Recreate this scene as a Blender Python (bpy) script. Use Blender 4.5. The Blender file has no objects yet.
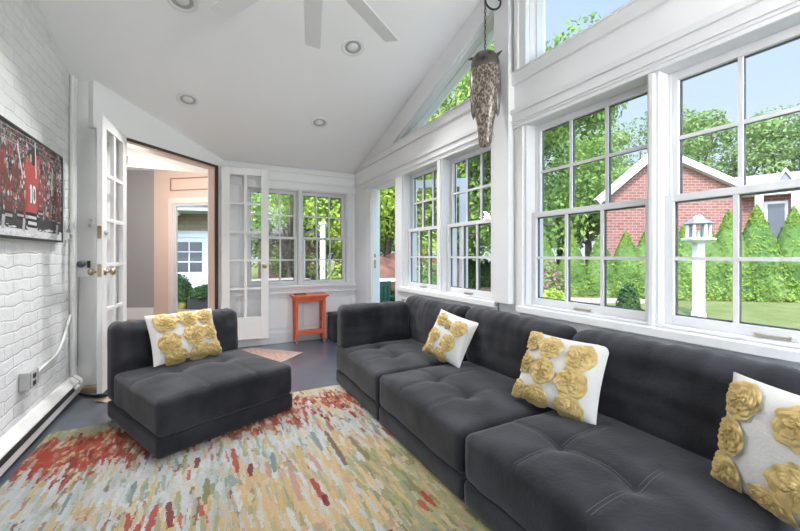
import bpy, bmesh, math, random
import numpy as np
from mathutils import Vector, Matrix, noise

S = bpy.context.scene
COL = S.collection
PI = math.pi
R = random.Random(7)

# ------------------------------------------------------------------ camera, sky, sun, exposure
TH = 0.482                                   # camera turned right of the long axis of the room
CS, SN = math.cos(TH), math.sin(TH)
cam = bpy.data.objects.new('camera', bpy.data.cameras.new('camera'))
COL.objects.link(cam)
cam.location = (0, 0, 1.05)
cam.rotation_euler = (PI / 2, 0, -TH)
cam.data.sensor_width = 36
cam.data.lens = 36 * 370.5 / 800
cam.data.shift_y = -9.85 / 800
cam.data.clip_start = 0.02
S.camera = cam

w = bpy.data.worlds.new('sky'); S.world = w; w.use_nodes = True
nt = w.node_tree; nt.nodes.clear()
wo = nt.nodes.new('ShaderNodeOutputWorld'); bg = nt.nodes.new('ShaderNodeBackground')
tc = nt.nodes.new('ShaderNodeTexCoord'); sx = nt.nodes.new('ShaderNodeSeparateXYZ')
cr = nt.nodes.new('ShaderNodeValToRGB')
cr.color_ramp.elements[0].position = 0.0; cr.color_ramp.elements[0].color = (0.80, 0.90, 1.0, 1)
cr.color_ramp.elements[1].position = 0.9; cr.color_ramp.elements[1].color = (0.40, 0.60, 1.0, 1)
e_ = cr.color_ramp.elements.new(0.32); e_.color = (0.62, 0.79, 1.0, 1)
nt.links.new(tc.outputs['Generated'], sx.inputs[0]); nt.links.new(sx.outputs['Z'], cr.inputs[0])
# added out-of-view sky glow around the sun that brightens the room
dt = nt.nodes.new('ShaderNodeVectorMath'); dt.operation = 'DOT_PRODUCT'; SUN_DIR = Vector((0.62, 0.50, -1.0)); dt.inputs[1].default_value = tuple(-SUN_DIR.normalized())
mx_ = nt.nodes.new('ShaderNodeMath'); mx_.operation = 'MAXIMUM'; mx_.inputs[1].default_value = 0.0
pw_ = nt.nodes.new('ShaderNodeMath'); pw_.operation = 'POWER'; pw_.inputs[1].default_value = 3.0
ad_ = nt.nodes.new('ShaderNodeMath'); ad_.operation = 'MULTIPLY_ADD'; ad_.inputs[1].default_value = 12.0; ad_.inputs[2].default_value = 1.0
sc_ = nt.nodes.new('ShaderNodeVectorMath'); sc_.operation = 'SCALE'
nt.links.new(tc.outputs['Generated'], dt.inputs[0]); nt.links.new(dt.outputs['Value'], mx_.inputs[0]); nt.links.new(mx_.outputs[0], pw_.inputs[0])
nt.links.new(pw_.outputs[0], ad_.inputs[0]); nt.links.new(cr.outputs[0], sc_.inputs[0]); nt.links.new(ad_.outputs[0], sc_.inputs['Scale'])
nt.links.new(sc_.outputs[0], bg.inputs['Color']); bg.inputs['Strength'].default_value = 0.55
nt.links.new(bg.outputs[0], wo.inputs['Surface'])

sun = bpy.data.objects.new('sun', bpy.data.lights.new('sun', 'SUN')); COL.objects.link(sun)
sun.data.energy = 4.0; sun.data.angle = math.radians(2.0); sun.data.color = (1.0, 0.96, 0.90)
sun.rotation_euler = SUN_DIR.to_track_quat('-Z', 'Y').to_euler()
LAMP_W = 6.5
FILL_W = 42.0                                # added uplighter, unseen behind the viewer, to brighten the room                                 # each recessed ceiling lamp
HALL_W = 17.0
S.view_settings.view_transform = 'Standard'
S.view_settings.look = 'None'
S.view_settings.gamma = 1.0
S.view_settings.use_curve_mapping = False
S.view_settings.exposure = 1.0

# ------------------------------------------------------------------ helpers
def V(*a): return Vector(a)

def look(u, D, z=0.0):
    """world point at distance D ahead of the camera, in the direction of image column u"""
    lat = (u - 400) * D / 370.5
    return V(D * SN + lat * CS, D * CS - lat * SN, z)

class MB:
    def __init__(self): self.v = []; self.f = []; self.sm = []
    def add(self, vs, fs, smooth=False):
        b = len(self.v); self.v += [Vector(p) for p in vs]
        for f in fs: self.f.append(tuple(i + b for i in f)); self.sm.append(smooth)
        return self
    def box(self, x0, x1, y0, y1, z0, z1, M=None):
        vs = [V(x, y, z) for z in (z0, z1) for y in (y0, y1) for x in (x0, x1)]
        if M: vs = [M @ p for p in vs]
        return self.add(vs, [(0, 2, 3, 1), (4, 5, 7, 6), (0, 1, 5, 4), (2, 6, 7, 3), (0, 4, 6, 2), (1, 3, 7, 5)])
    def prism(self, pts, d):
        """closed polygon pts (3-D, coplanar) extruded by vector d"""
        n = len(pts); pts = [Vector(p) for p in pts]; d = Vector(d)
        return self.add(pts + [p + d for p in pts], [tuple(range(n))[::-1], tuple(range(n, 2 * n))] +
                        [(i, (i + 1) % n, (i + 1) % n + n, i + n) for i in range(n)])
    def tube(self, pts, r, seg=8, smooth=True, cap=True):
        pts = [Vector(p) for p in pts]; rr = r if isinstance(r, (list, tuple)) else [r] * len(pts)
        rings = []; up = None
        for i, p in enumerate(pts):
            t = (pts[min(i + 1, len(pts) - 1)] - pts[max(i - 1, 0)]).normalized()
            if up is None: up = V(0, 0, 1) if abs(t.z) < .9 else V(1, 0, 0)
            a = t.cross(up)
            if a.length < 1e-5: a = t.cross(V(0, 1, 0))
            a.normalize(); b = a.cross(t).normalized(); up = b
            rings.append([p + (a * math.cos(q * 2 * PI / seg) + b * math.sin(q * 2 * PI / seg)) * rr[i] for q in range(seg)])
        vs = [p for rg in rings for p in rg]; fs = []
        for i in range(len(pts) - 1):
            for q in range(seg):
                fs.append((i * seg + q, i * seg + (q + 1) % seg, (i + 1) * seg + (q + 1) % seg, (i + 1) * seg + q))
        self.add(vs, fs, smooth)
        if cap: self.add(rings[0], [tuple(range(seg))[::-1]]); self.add(rings[-1], [tuple(range(seg))])
        return self
    def lathe(self, prof, seg=24, M=None, smooth=True, sxy=(1, 1)):
        vs = []; n = len(prof)
        for q in range(seg):
            a = q * 2 * PI / seg
            for (r, z) in prof: vs.append(V(r * math.cos(a) * sxy[0], r * math.sin(a) * sxy[1], z))
        if M: vs = [M @ p for p in vs]
        fs = []
        for q in range(seg):
            for i in range(n - 1):
                fs.append((q * n + i, ((q + 1) % seg) * n + i, ((q + 1) % seg) * n + i + 1, q * n + i + 1))
        return self.add(vs, fs, smooth)
    def rbox(self, x0, x1, y0, y1, z0, z1, r, step, fn=None):
        """rounded, finely gridded box; fn(point, u, v, w) displaces (u, v, w in -1..1)"""
        c = V((x0 + x1) / 2, (y0 + y1) / 2, (z0 + z1) / 2); h = V((x1 - x0) / 2, (y1 - y0) / 2, (z1 - z0) / 2)
        n = [max(4, int(round(2 * k / step))) for k in h]
        cache = {}; vs = []; fs = []
        def vid(i, j, k):
            key = (i, j, k)
            if key not in cache:
                p = V(-h.x + 2 * h.x * i / n[0], -h.y + 2 * h.y * j / n[1], -h.z + 2 * h.z * k / n[2])
                q = V(*[max(-(h[m] - r), min(h[m] - r, p[m])) for m in range(3)])
                d = p - q
                if d.length > 1e-9:
                    d.normalize(); p = q + d * r
                if fn: p = fn(p, p.x / h.x, p.y / h.y, p.z / h.z)
                cache[key] = len(vs); vs.append(c + p)
            return cache[key]
        for i in range(n[0]):
            for j in range(n[1]):
                fs.append((vid(i, j, 0), vid(i, j + 1, 0), vid(i + 1, j + 1, 0), vid(i + 1, j, 0)))
                k = n[2]; fs.append((vid(i, j, k), vid(i + 1, j, k), vid(i + 1, j + 1, k), vid(i, j + 1, k)))
        for i in range(n[0]):
            for k in range(n[2]):
                fs.append((vid(i, 0, k), vid(i + 1, 0, k), vid(i + 1, 0, k + 1), vid(i, 0, k + 1)))
                j = n[1]; fs.append((vid(i, j, k), vid(i, j, k + 1), vid(i + 1, j, k + 1), vid(i + 1, j, k)))
        for j in range(n[1]):
            for k in range(n[2]):
                fs.append((vid(0, j, k), vid(0, j, k + 1), vid(0, j + 1, k + 1), vid(0, j + 1, k)))
                i = n[0]; fs.append((vid(i, j, k), vid(i, j + 1, k), vid(i, j + 1, k + 1), vid(i, j, k + 1)))
        return self.add(vs, fs, True)
    def build(self, name, m, parent=None, world=False, bevel=0):
        """ONE mesh object; with world=True the vertices are world coordinates and parent is an Empty"""
        vs = self.v
        if world and parent is not None:
            inv = wm(parent).inverted(); vs = [inv @ p for p in vs]
        me = bpy.data.meshes.new(name)
        me.from_pydata([tuple(p) for p in vs], [], self.f)
        me.polygons.foreach_set('use_smooth', self.sm)
        me.materials.append(m); me.update()
        bm = bmesh.new(); bm.from_mesh(me); bmesh.ops.recalc_face_normals(bm, faces=bm.faces); bm.to_mesh(me); bm.free()
        o = bpy.data.objects.new(name, me); COL.objects.link(o)
        if parent: o.parent = parent
        if bevel:
            b = o.modifiers.new('bevel', 'BEVEL'); b.width = bevel; b.segments = 2; b.limit_method = 'ANGLE'
        return o

def wm(o):
    M = Matrix.Translation(o.location) @ o.rotation_euler.to_matrix().to_4x4()
    return wm(o.parent) @ M if o.parent else M

def tag(o, label=None, cat=None, group=None, kind=None):
    if label: o['label'] = label
    if cat: o['category'] = cat
    if group: o['group'] = group
    if kind: o['kind'] = kind
    return o

def thing(name, label, cat, loc=(0, 0, 0), rz=0.0, group=None, kind=None):
    o = bpy.data.objects.new(name, None); COL.objects.link(o)
    o.location = loc; o.rotation_euler = (0, 0, rz)
    return tag(o, label, cat, group, kind)

def copy_tree(o, parent=None):
    c = o.copy(); COL.objects.link(c); c.parent = parent
    for ch in list(o.children): copy_tree(ch, c)
    return c

def struct(name, mb, m, label=None, cat=None, bevel=0):
    return tag(mb.build(name, m, bevel=bevel), label, cat, kind='structure')

# ------------------------------------------------------------------ materials
def mat(name, col, rough=.6, spec=.5, col2=None, scale=8, detail=4, bump=0, bscale=60, metal=0, sheen=0, stretch=None, sheen_rough=.4, coat=0):
    m = bpy.data.materials.new(name); m.use_nodes = True; t = m.node_tree
    b = t.nodes['Principled BSDF']
    b.inputs['Roughness'].default_value = rough; b.inputs['Metallic'].default_value = metal
    b.inputs['Specular IOR Level'].default_value = spec
    b.inputs['Base Color'].default_value = (*col, 1)
    if sheen:
        b.inputs['Sheen Weight'].default_value = sheen; b.inputs['Sheen Roughness'].default_value = sheen_rough
    if coat: b.inputs['Coat Weight'].default_value = coat; b.inputs['Coat Roughness'].default_value = .22
    if col2 or bump:
        tcn = t.nodes.new('ShaderNodeTexCoord'); src = tcn.outputs['Object']
        if stretch:
            mp = t.nodes.new('ShaderNodeMapping'); mp.inputs['Scale'].default_value = stretch
            t.links.new(src, mp.inputs[0]); src = mp.outputs[0]
    if col2:
        n = t.nodes.new('ShaderNodeTexNoise'); n.inputs['Scale'].default_value = scale; n.inputs['Detail'].default_value = detail
        t.links.new(src, n.inputs['Vector'])
        r = t.nodes.new('ShaderNodeValToRGB'); r.color_ramp.elements[0].position = .35; r.color_ramp.elements[1].position = .65
        r.color_ramp.elements[0].color = (*col, 1); r.color_ramp.elements[1].color = (*col2, 1)
        t.links.new(n.outputs['Fac'], r.inputs[0]); t.links.new(r.outputs[0], b.inputs['Base Color'])
    if bump:
        n = t.nodes.new('ShaderNodeTexNoise'); n.inputs['Scale'].default_value = bscale; n.inputs['Detail'].default_value = 3
        t.links.new(src, n.inputs['Vector'])
        bp = t.nodes.new('ShaderNodeBump'); bp.inputs['Strength'].default_value = bump; bp.inputs['Distance'].default_value = .01
        t.links.new(n.outputs['Fac'], bp.inputs['Height']); t.links.new(bp.outputs[0], b.inputs['Normal'])
    return m

def glass_mat(name, refl=1.0, tint=(1, 1, 1)):
    m = bpy.data.materials.new(name); m.use_nodes = True; t = m.node_tree; t.nodes.clear()
    o = t.nodes.new('ShaderNodeOutputMaterial'); mx = t.nodes.new('ShaderNodeMixShader')
    tr = t.nodes.new('ShaderNodeBsdfTransparent'); gl = t.nodes.new('ShaderNodeBsdfGlossy'); lw = t.nodes.new('ShaderNodeLayerWeight'); lw.inputs['Blend'].default_value = .5
    pw = t.nodes.new('ShaderNodeMath'); pw.operation = 'POWER'; pw.inputs[1].default_value = 5.0
    fr = t.nodes.new('ShaderNodeMath'); fr.operation = 'MULTIPLY_ADD'; fr.inputs[1].default_value = .35 * refl; fr.inputs[2].default_value = .018 * refl
    t.links.new(lw.outputs['Facing'], pw.inputs[0]); t.links.new(pw.outputs[0], fr.inputs[0])
    tr.inputs[0].default_value = (*tint, 1); gl.inputs['Roughness'].default_value = .02
    t.links.new(fr.outputs[0], mx.inputs[0]); t.links.new(tr.outputs[0], mx.inputs[1]); t.links.new(gl.outputs[0], mx.inputs[2])
    t.links.new(mx.outputs[0], o.inputs['Surface'])
    return m

def leaf_mat(name, c1, c2, c3, scale=1.2, trans=.35):
    m = bpy.data.materials.new(name); m.use_nodes = True; t = m.node_tree; t.nodes.clear()
    o = t.nodes.new('ShaderNodeOutputMaterial'); mx = t.nodes.new('ShaderNodeMixShader'); mx.inputs[0].default_value = trans
    d = t.nodes.new('ShaderNodeBsdfDiffuse'); tl = t.nodes.new('ShaderNodeBsdfTranslucent')
    tcn = t.nodes.new('ShaderNodeTexCoord'); n = t.nodes.new('ShaderNodeTexNoise'); n.inputs['Scale'].default_value = scale
    n.inputs['Detail'].default_value = 6; n.inputs['Roughness'].default_value = .75
    r = t.nodes.new('ShaderNodeValToRGB'); r.color_ramp.elements[0].position = .36; r.color_ramp.elements[1].position = .66
    r.color_ramp.elements[0].color = (*c1, 1); r.color_ramp.elements[1].color = (*c3, 1); e = r.color_ramp.elements.new(.5); e.color = (*c2, 1)
    t.links.new(tcn.outputs['Object'], n.inputs['Vector']); t.links.new(n.outputs['Fac'], r.inputs[0])
    t.links.new(r.outputs[0], d.inputs[0]); t.links.new(r.outputs[0], tl.inputs[0])
    t.links.new(d.outputs[0], mx.inputs[1]); t.links.new(tl.outputs[0], mx.inputs[2]); t.links.new(mx.outputs[0], o.inputs['Surface'])
    return m

def attr_mat(name, rough=.9, bump=0, bscale=200):
    m = mat(name, (1, 1, 1), rough, .2, bump=bump, bscale=bscale); t = m.node_tree
    a = t.nodes.new('ShaderNodeVertexColor'); a.layer_name = 'paint'
    t.links.new(a.outputs['Color'], t.nodes['Principled BSDF'].inputs['Base Color'])
    return m

def brick_mat(name, c1, c2, mortar, sc, bw, rh, ms, bump=.3, axes='xz', rough=.85, warp=0.0, stain=None):
    m = bpy.data.materials.new(name); m.use_nodes = True; t = m.node_tree; b = t.nodes['Principled BSDF']
    b.inputs['Roughness'].default_value = rough; b.inputs['Specular IOR Level'].default_value = .25
    tcn = t.nodes.new('ShaderNodeTexCoord'); sp = t.nodes.new('ShaderNodeSeparateXYZ'); mp = t.nodes.new('ShaderNodeCombineXYZ')
    br = t.nodes.new('ShaderNodeTexBrick'); src = tcn.outputs['Object']
    if warp:
        n = t.nodes.new('ShaderNodeTexNoise'); n.inputs['Scale'].default_value = 5; n.inputs['Detail'].default_value = 3
        t.links.new(src, n.inputs['Vector'])
        ma = t.nodes.new('ShaderNodeVectorMath'); ma.operation = 'MULTIPLY_ADD'; ma.inputs[1].default_value = (warp, warp, warp)
        t.links.new(n.outputs['Color'], ma.inputs[0]); t.links.new(src, ma.inputs[2]); src = ma.outputs[0]
    t.links.new(src, sp.inputs[0]); t.links.new(sp.outputs[axes[0].upper()], mp.inputs[0]); t.links.new(sp.outputs[axes[1].upper()], mp.inputs[1]); t.links.new(mp.outputs[0], br.inputs['Vector'])
    br.inputs['Color1'].default_value = (*c1, 1); br.inputs['Color2'].default_value = (*c2, 1); br.inputs['Mortar'].default_value = (*mortar, 1)
    br.inputs['Scale'].default_value = sc; br.inputs['Brick Width'].default_value = bw; br.inputs['Row Height'].default_value = rh
    br.inputs['Mortar Size'].default_value = ms; br.inputs['Mortar Smooth'].default_value = .6
    col = br.outputs['Color']
    if stain:
        n2 = t.nodes.new('ShaderNodeTexNoise'); n2.inputs['Scale'].default_value = 3.2; n2.inputs['Detail'].default_value = 8; n2.inputs['Roughness'].default_value = .7
        t.links.new(tcn.outputs['Object'], n2.inputs['Vector'])
        r2 = t.nodes.new('ShaderNodeValToRGB'); r2.color_ramp.elements[0].position = .56; r2.color_ramp.elements[1].position = .78
        mxx = t.nodes.new('ShaderNodeMix'); mxx.data_type = 'RGBA'; mxx.inputs[7].default_value = (*stain, 1)
        t.links.new(n2.outputs['Fac'], r2.inputs[0]); t.links.new(r2.outputs[0], mxx.inputs[0]); t.links.new(col, mxx.inputs[6]); col = mxx.outputs[2]
    t.links.new(col, b.inputs['Base Color'])
    bp = t.nodes.new('ShaderNodeBump'); bp.inputs['Strength'].default_value = bump; bp.inputs['Distance'].default_value = .012
    n3 = t.nodes.new('ShaderNodeTexNoise'); n3.inputs['Scale'].default_value = 14; n3.inputs['Detail'].default_value = 6
    t.links.new(tcn.outputs['Object'], n3.inputs['Vector'])
    mm = t.nodes.new('ShaderNodeMath'); mm.operation = 'MULTIPLY_ADD'; mm.inputs[1].default_value = -.45
    t.links.new(n3.outputs['Fac'], mm.inputs[2]); t.links.new(br.outputs['Fac'], mm.inputs[0])
    t.links.new(mm.outputs[0], bp.inputs['Height']); t.links.new(bp.outputs[0], b.inputs['Normal'])
    return m

M_WALL = mat('white wall paint', (.84, .84, .84), .55, .3)
M_TRIM = mat('white gloss trim paint', (.77, .77, .77), .35, .45)
M_CEIL = mat('ceiling paint', (.88, .88, .875), .8, .2)
M_SASH = mat('white vinyl sash', (.70, .70, .70), .35, .4)
M_GRILLE = mat('dark outer grille', (.10, .10, .105), .5)
M_GLASS = glass_mat('window glass')
M_FLOOR = mat('slate painted floor', (.062, .073, .098), .30, .9, (.080, .093, .122), 5, 5, .05, 30, coat=.7)
M_BRICKW = brick_mat('whitewashed brick', (.77, .775, .77), (.72, .725, .725), (.71, .715, .72), 1, .21, .068, .006, .62, 'yz', .75, .06, (.52, .515, .50))
M_DOORW = mat('french door paint', (.80, .79, .775), .4, .4)
M_BRASS = mat('aged brass', (.44, .35, .21), .35, .5, metal=1)
M_LIFT = mat('pale brass', (.55, .49, .38), .35, .5, metal=1)
M_STEEL = mat('brushed steel', (.55, .55, .56), .3, .5, metal=1)
M_DARKBR = mat('dark brown weatherstrip', (.06, .04, .03), .6)
M_PINK = mat('blush hall paint', (.74, .56, .48), .55, .3)
M_PINKD = mat('dark rose moulding', (.34, .20, .16), .5)
M_GREYW = mat('grey hall paint', (.33, .32, .33), .7, .2)
M_WOOD = mat('raw pine', (.42, .29, .18), .7, .3, (.30, .20, .12), 14, 4)
M_BLACK = mat('black rubber', (.015, .015, .016), .5)
M_IRON = mat('black iron', (.02, .018, .017), .45, .5)
M_GREYMET = mat('grey metal box', (.42, .42, .41), .5)
M_HEAT = mat('heater enamel', (.72, .72, .69), .4, .4)
M_SUEDE = mat('charcoal suede', (.010, .010, .0125), .85, .2, (.031, .031, .036), 5, 9, .18, 70, sheen=.17, sheen_rough=.45)
M_SUEDEB = mat('charcoal suede base', (.016, .016, .019), .9, .15, (.026, .026, .030), 7, 6, .15, 70, sheen=.14, sheen_rough=.5)
M_STITCH = mat('grey stitching', (.09, .09, .10), .9)
M_COTTON = mat('white cotton', (.58, .565, .535), .9, .1, bump=.15, bscale=120)
M_MUST = mat('mustard taffeta', (.43, .30, .10), .6, .35, (.57, .42, .175), 18, 4, .15, 90, sheen=.3)
M_ORANGE = mat('orange lacquer', (.74, .14, .055), .4, .45, (.64, .11, .045), 9, 3)
M_FANB = mat('white fan blade', (.78, .78, .775), .45, .4)
M_PRINT = attr_mat('printed canvas', .55)
M_RUG = attr_mat('wool rug pile', .95, .35, 260)

# ------------------------------------------------------------------ room dimensions
XL, XR, YB, YR, YF = -.908, 1.751, 4.634, 1.83, -.974
ZE, SL = 2.13, .2875
def zc(y): return ZE + SL * ((YB - y) if y >= YR else (y - YF))
DA, DB = V(.179, 4.634, 0), V(-.74, 3.677, 0)           # ends of the angled wall with the french doors
dd = (DA - DB).normalized(); dn = V(dd.y, -dd.x, 0)      # along it, and its normal into the room
def dw(s, off=0, z=0): return DB + dd * s + dn * off + V(0, 0, z)
DL = (DA - DB).length

# floor
struct('floor', MB().box(XL - .3, XR + .15, YF - .2, YB + .15, -.15, 0), M_FLOOR, 'slate grey painted wooden floor of the sunroom', 'floor')
# ceiling: two slopes, each a thick slab, one mesh
mb = MB()
mb.prism([(XL - .3, YB + .35, zc(YB + .35)), (XL - .3, YR, zc(YR)), (XL - .3, YF - .35, ZE - SL * .35), (XL - .3, YF - .35, ZE - SL * .35 + .2), (XL - .3, YR, zc(YR) + .2), (XL - .3, YB + .35, zc(YB + .35) + .2)], (XR - XL + .47, 0, 0))
struct('ceiling', mb, M_CEIL, 'white vaulted ceiling with recessed lights', 'ceiling')
# left brick wall (whitewashed) up to the slopes
mb = MB()
mb.prism([(XL, YF, -.1), (XL, 3.68, -.1), (XL, 3.68, zc(3.68) + .05), (XL, YR, zc(YR) + .05), (XL, YF, ZE + .05)], (-.28, 0, 0))
struct('wall_left', mb, M_BRICKW, 'rough whitewashed brick wall with a baseboard heater', 'wall')
# front wall behind the camera
def holes_wall(mb, P, a0, a1, z0, z1, holes):
    """rectangles (a, z) of a wall with rectangular holes; P(a0, a1, z0, z1) adds one block"""
    As = sorted({a0, a1} | {h[0] for h in holes} | {h[1] for h in holes}); Zs = sorted({z0, z1} | {h[2] for h in holes} | {h[3] for h in holes})
    As = [a for a in As if a0 <= a <= a1]; Zs = [z for z in Zs if z0 <= z <= z1]
    for i in range(len(As) - 1):
        run = None
        for k in range(len(Zs) - 1):
            am, zm = (As[i] + As[i + 1]) / 2, (Zs[k] + Zs[k + 1]) / 2
            solid = not any(h[0] < am < h[1] and h[2] < zm < h[3] for h in holes)
            if solid:
                run = (run[0], Zs[k + 1]) if run else (Zs[k], Zs[k + 1])
            if (not solid or k == len(Zs) - 2) and run:
                P(As[i], As[i + 1], run[0], run[1]); run = None

WIN_FILL = [(-.80, -.06), (.04, .78), (.88, 1.62)]  # invented windows out of view, added to let in more daylight
mb = MB()
holes_wall(mb, lambda a, b, z0, z1: mb.box(a, b, YF - .15, YF, z0, z1), XL - .28, XR + .15, -.1, ZE + .05, [(a, b, .25, 2.02) for a, b in WIN_FILL])
struct('wall_front', mb, M_WALL, 'plain white wall behind the viewer', 'wall')

# right wall: four sash windows, a doorway, two gable lights
ZS, ZH = .738, 1.872
WIN_R = [(2.645, 3.275), (1.975, 2.595), (.946, 1.678), (.190, .922)]
mb = MB(); T = .15
holes_wall(mb, lambda a, b, z0, z1: mb.box(XR, XR + T, a, b, z0, z1), YF - .15, YB + .15, -.1, 2.215,
           [(a, b, ZS, ZH) for a, b in WIN_R] + [(3.43, 4.17, -.02, 1.86)])
TW1 = [(3.47, 2.215), (1.91, 2.215), (1.91, 2.725)]                                  # triangle light
TW2 = [(1.65, 2.215), (.37, 2.215), (.37, 2.33), (1.65, 2.70)]                        # light right of the post
def gp(pts): mb.prism([(XR, y, z) for y, z in pts], (T, 0, 0))
gp([(4.51, 2.215), (3.47, 2.215), (1.91, 2.725), (1.91, zc(1.91) + .05)])
gp([(1.91, 2.215), (1.65, 2.215), (1.65, zc(1.65) + .05), (YR, zc(YR) + .05), (1.91, zc(1.91) + .05)])
gp([(1.65, 2.70), (.37, 2.33), (.37, 2.215), (-.85, 2.215), (1.65, zc(1.65) + .05)])
struct('wall_right', mb, M_WALL, 'white gable wall of windows behind the long sofa', 'wall')

# back wall with two sash windows
WIN_B = [(.42, 1.015), (1.043, 1.64)]; ZSB, ZHB = .687, 1.86
mb = MB()
holes_wall(mb, lambda a, b, z0, z1: mb.box(a, b, YB, YB + T, z0, z1), DA.x - .05, XR + T, -.1, zc(YB), [(a, b, ZSB, ZHB) for a, b in WIN_B])
struct('wall_back', mb, M_WALL, 'white end wall with two windows above the orange table', 'wall')

# stub wall between the brick and the french doors
struct('wall_stub', MB().box(XL - .28, DB.x, 3.677, 3.80, -.1, zc(3.7) + .1), mat('stub paint', (.72, .72, .70), .55, .3), 'narrow grey-white wall strip carrying the light switch', 'wall')
# angled wall with the wide opening to the hall
OP0, OP1, OPH = .185, 1.237, 2.045
mb = MB()
def dblock(s0, s1, z0, z1, o0=0, o1=-.14, m_=None):
    (m_ or mb).prism([dw(s0, o0, z0), dw(s1, o0, z0), dw(s1, o1, z0), dw(s0, o1, z0)], (0, 0, z1 - z0))
dblock(-.02, OP0, -.1, OPH); dblock(OP1, DL + .02, -.1, OPH)
mb.prism([dw(-.05, 0, OPH), dw(DL + .02, 0, OPH), dw(DL + .02, 0, 2.2), dw(-.05, 0, 2.5)], dn * -.14)
struct('wall_doorway', mb, M_WALL, 'angled white wall with the wide french door opening', 'wall')
# door lining: dark weatherstrip and blush jambs
mb = MB(); dblock(OP0, OP1, OPH - .016, OPH, .004, -.03, mb); dblock(OP1 - .014, OP1, .0, OPH - .016, .004, -.03, mb); dblock(OP0, OP0 + .014, 0, OPH - .016, .004, -.03, mb)
struct('trim_1', mb, M_DARKBR, 'dark brown strip lining the french door opening', 'trim')
mb = MB(); dblock(OP0 + .012, OP1 - .012, OPH - .034, OPH - .014, -.03, -.14, mb); dblock(OP1 - .030, OP1 - .0, .0, OPH - .03, -.03, -.10, mb); dblock(OP0, OP0 + .03, 0, OPH - .03, -.03, -.14, mb)
struct('trim_2', mb, M_PINK, 'blush painted jamb of the french door opening', 'trim')
mb = MB(); dblock(OP0 - .02, OP1 + .02, 0, .075, .03, -.16, mb)
struct('trim_3', mb, M_WOOD, 'wooden threshold of the french door opening', 'trim')
# stub skirting: raw wood and white pieces
mb = MB(); mb.box(-.902, -.735, 3.60, 3.675, 0, .035); mb.box(-.902, -.735, 3.61, 3.675, .035, .045)
struct('baseboard_stub', mb, M_WOOD, 'raw wood shoe at the foot of the stub wall', 'baseboard')

# ------------------------------------------------------------------ interior trim on right wall
mb = MB()
c = .016
mb.box(XR - .020, XR, .03, 4.30, 1.876, 1.965)                 # head board
mb.box(XR - .034, XR, .03, 4.60, 1.945, 1.972)                 # its cap
mb.box(XR - .030, XR, .03, 4.30, 1.890, 1.902)
mb.box(XR - .024, XR, YF + .01, 4.62, 2.135, 2.205)            # ledge board below the gable lights
mb.box(XR - .032, XR, YF + .01, 4.40, 2.203, 2.214)
for a, b in ((3.28, 3.40), (2.598, 2.642), (1.905, 1.97), (1.683, 1.735), (.924, .944), (.03, .187), (4.06, 4.15)):
    mb.box(XR - c, XR, a, b, .60 if a < 3.1 else 0.0, 1.854)
mb.box(XR - c, XR, 3.40, 3.43, 0, 1.854); mb.box(XR - c, XR, .03, 4.15, 1.856, 1.876)
struct('trim_4', mb, M_TRIM, 'white window casings and head board on the right wall', 'trim', .003)
# sloped casings of gable lights
mb = MB()
def slope(y0, z0, y1, z1, w_, d_, off=0.0):
    n = V(0, -(z1 - z0), (y1 - y0)).normalized()
    if n.z < 0: n = -n
    a, b = V(XR, y0, z0) + n * off, V(XR, y1, z1) + n * off
    mb.prism([a, b, b + n * w_, a + n * w_], (-d_, 0, 0))
mb.prism([(XR, 3.50, 2.2145), (XR, 1.901, 2.738), (XR, 1.901, zc(1.901) - .002), (XR, 4.335, 2.2145)], (-.016, 0, 0))
slope(3.47, 2.226, 1.902, 2.740, .045, .026)
slope(.35, 2.33, 1.66, 2.71, .055, .022)
mb.box(XR - .022, XR, 1.65, 1.705, 2.216, 2.74)
mb.box(XR - .034, XR, 1.705, 1.735, 2.216, 2.78)
struct('trim_5', mb, M_TRIM, 'white casings around the two gable lights', 'trim', .003)
# post in the middle of the gable
mb = MB(); mb.box(XR - .05, XR, 1.765, 1.90, .74, 2.90)
struct('trim_6', mb, M_TRIM, 'white post in the middle of the gable wall', 'post', .003)
mb = MB(); mb.box(XR - .045, XR + .03, .03, 1.71, .700, .738); mb.box(XR - .02, XR, .03, 1.71, .62, .70)
mb.box(XR - .045, XR + .03, 1.905, 3.34, .700, .738); mb.box(XR - .02, XR, 1.905, 3.34, .62, .70)
struct('trim_7', mb, M_TRIM, 'white window stools along the right wall behind the sofa', 'window sill', .003)
# back wall trim
mb = MB()
mb.box(.22, XR, YB - .02, YB, 1.862, 1.955); mb.box(.22, XR, YB - .032, YB, 1.945, 1.972); mb.box(.22, XR, YB - .02, YB, 2.06, 2.125)
mb.box(.34, .418, YB - .018, YB, .69, 1.865); mb.box(1.016, 1.042, YB - .018, YB, .69, 1.865); mb.box(1.642, 1.715, YB - .018, YB, .69, 1.865)
mb.box(.22, XR, YB - .045, YB + .02, .660, .687); mb.box(.22, XR, YB - .016, YB, .600, .66); mb.box(.22, XR, YB - .028, YB, .590, .603)
struct('trim_8', mb, M_TRIM, 'white window casing and chair rail on the end wall', 'trim', .003)
mb = MB(); mb.box(.22, XR, YB - .02, YB, 0, .118); mb.box(.22, XR, YB - .012, YB, .118, .13); mb.box(.22, XR, YB - .035, YB - .02, 0, .02)
struct('baseboard_back', mb, M_TRIM, 'white baseboard below the end wall windows', 'baseboard', .003)
mb = MB(); mb.box(XR - .02, XR, YF, 3.42, 0, .11); mb.box(XR - .02, XR, 4.13, YB - .02, 0, .11)
struct('baseboard_right', mb, M_TRIM, 'white baseboard of the right wall', 'baseboard')
# moulding of the wainscot panel
mb = MB()
for x0, x1 in ((.30, 1.0), (1.06, 1.70)):
    for (a, b, z0, z1) in ((x0, x1, .535, .548), (x0, x1, .17, .183), (x0, x0 + .013, .17, .548), (x1 - .013, x1, .17, .548)): mb.box(a, b, YB - .008, YB, z0, z1)
struct('trim_9', mb, M_TRIM, 'white panel moulding below the end wall windows', 'trim')

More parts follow.
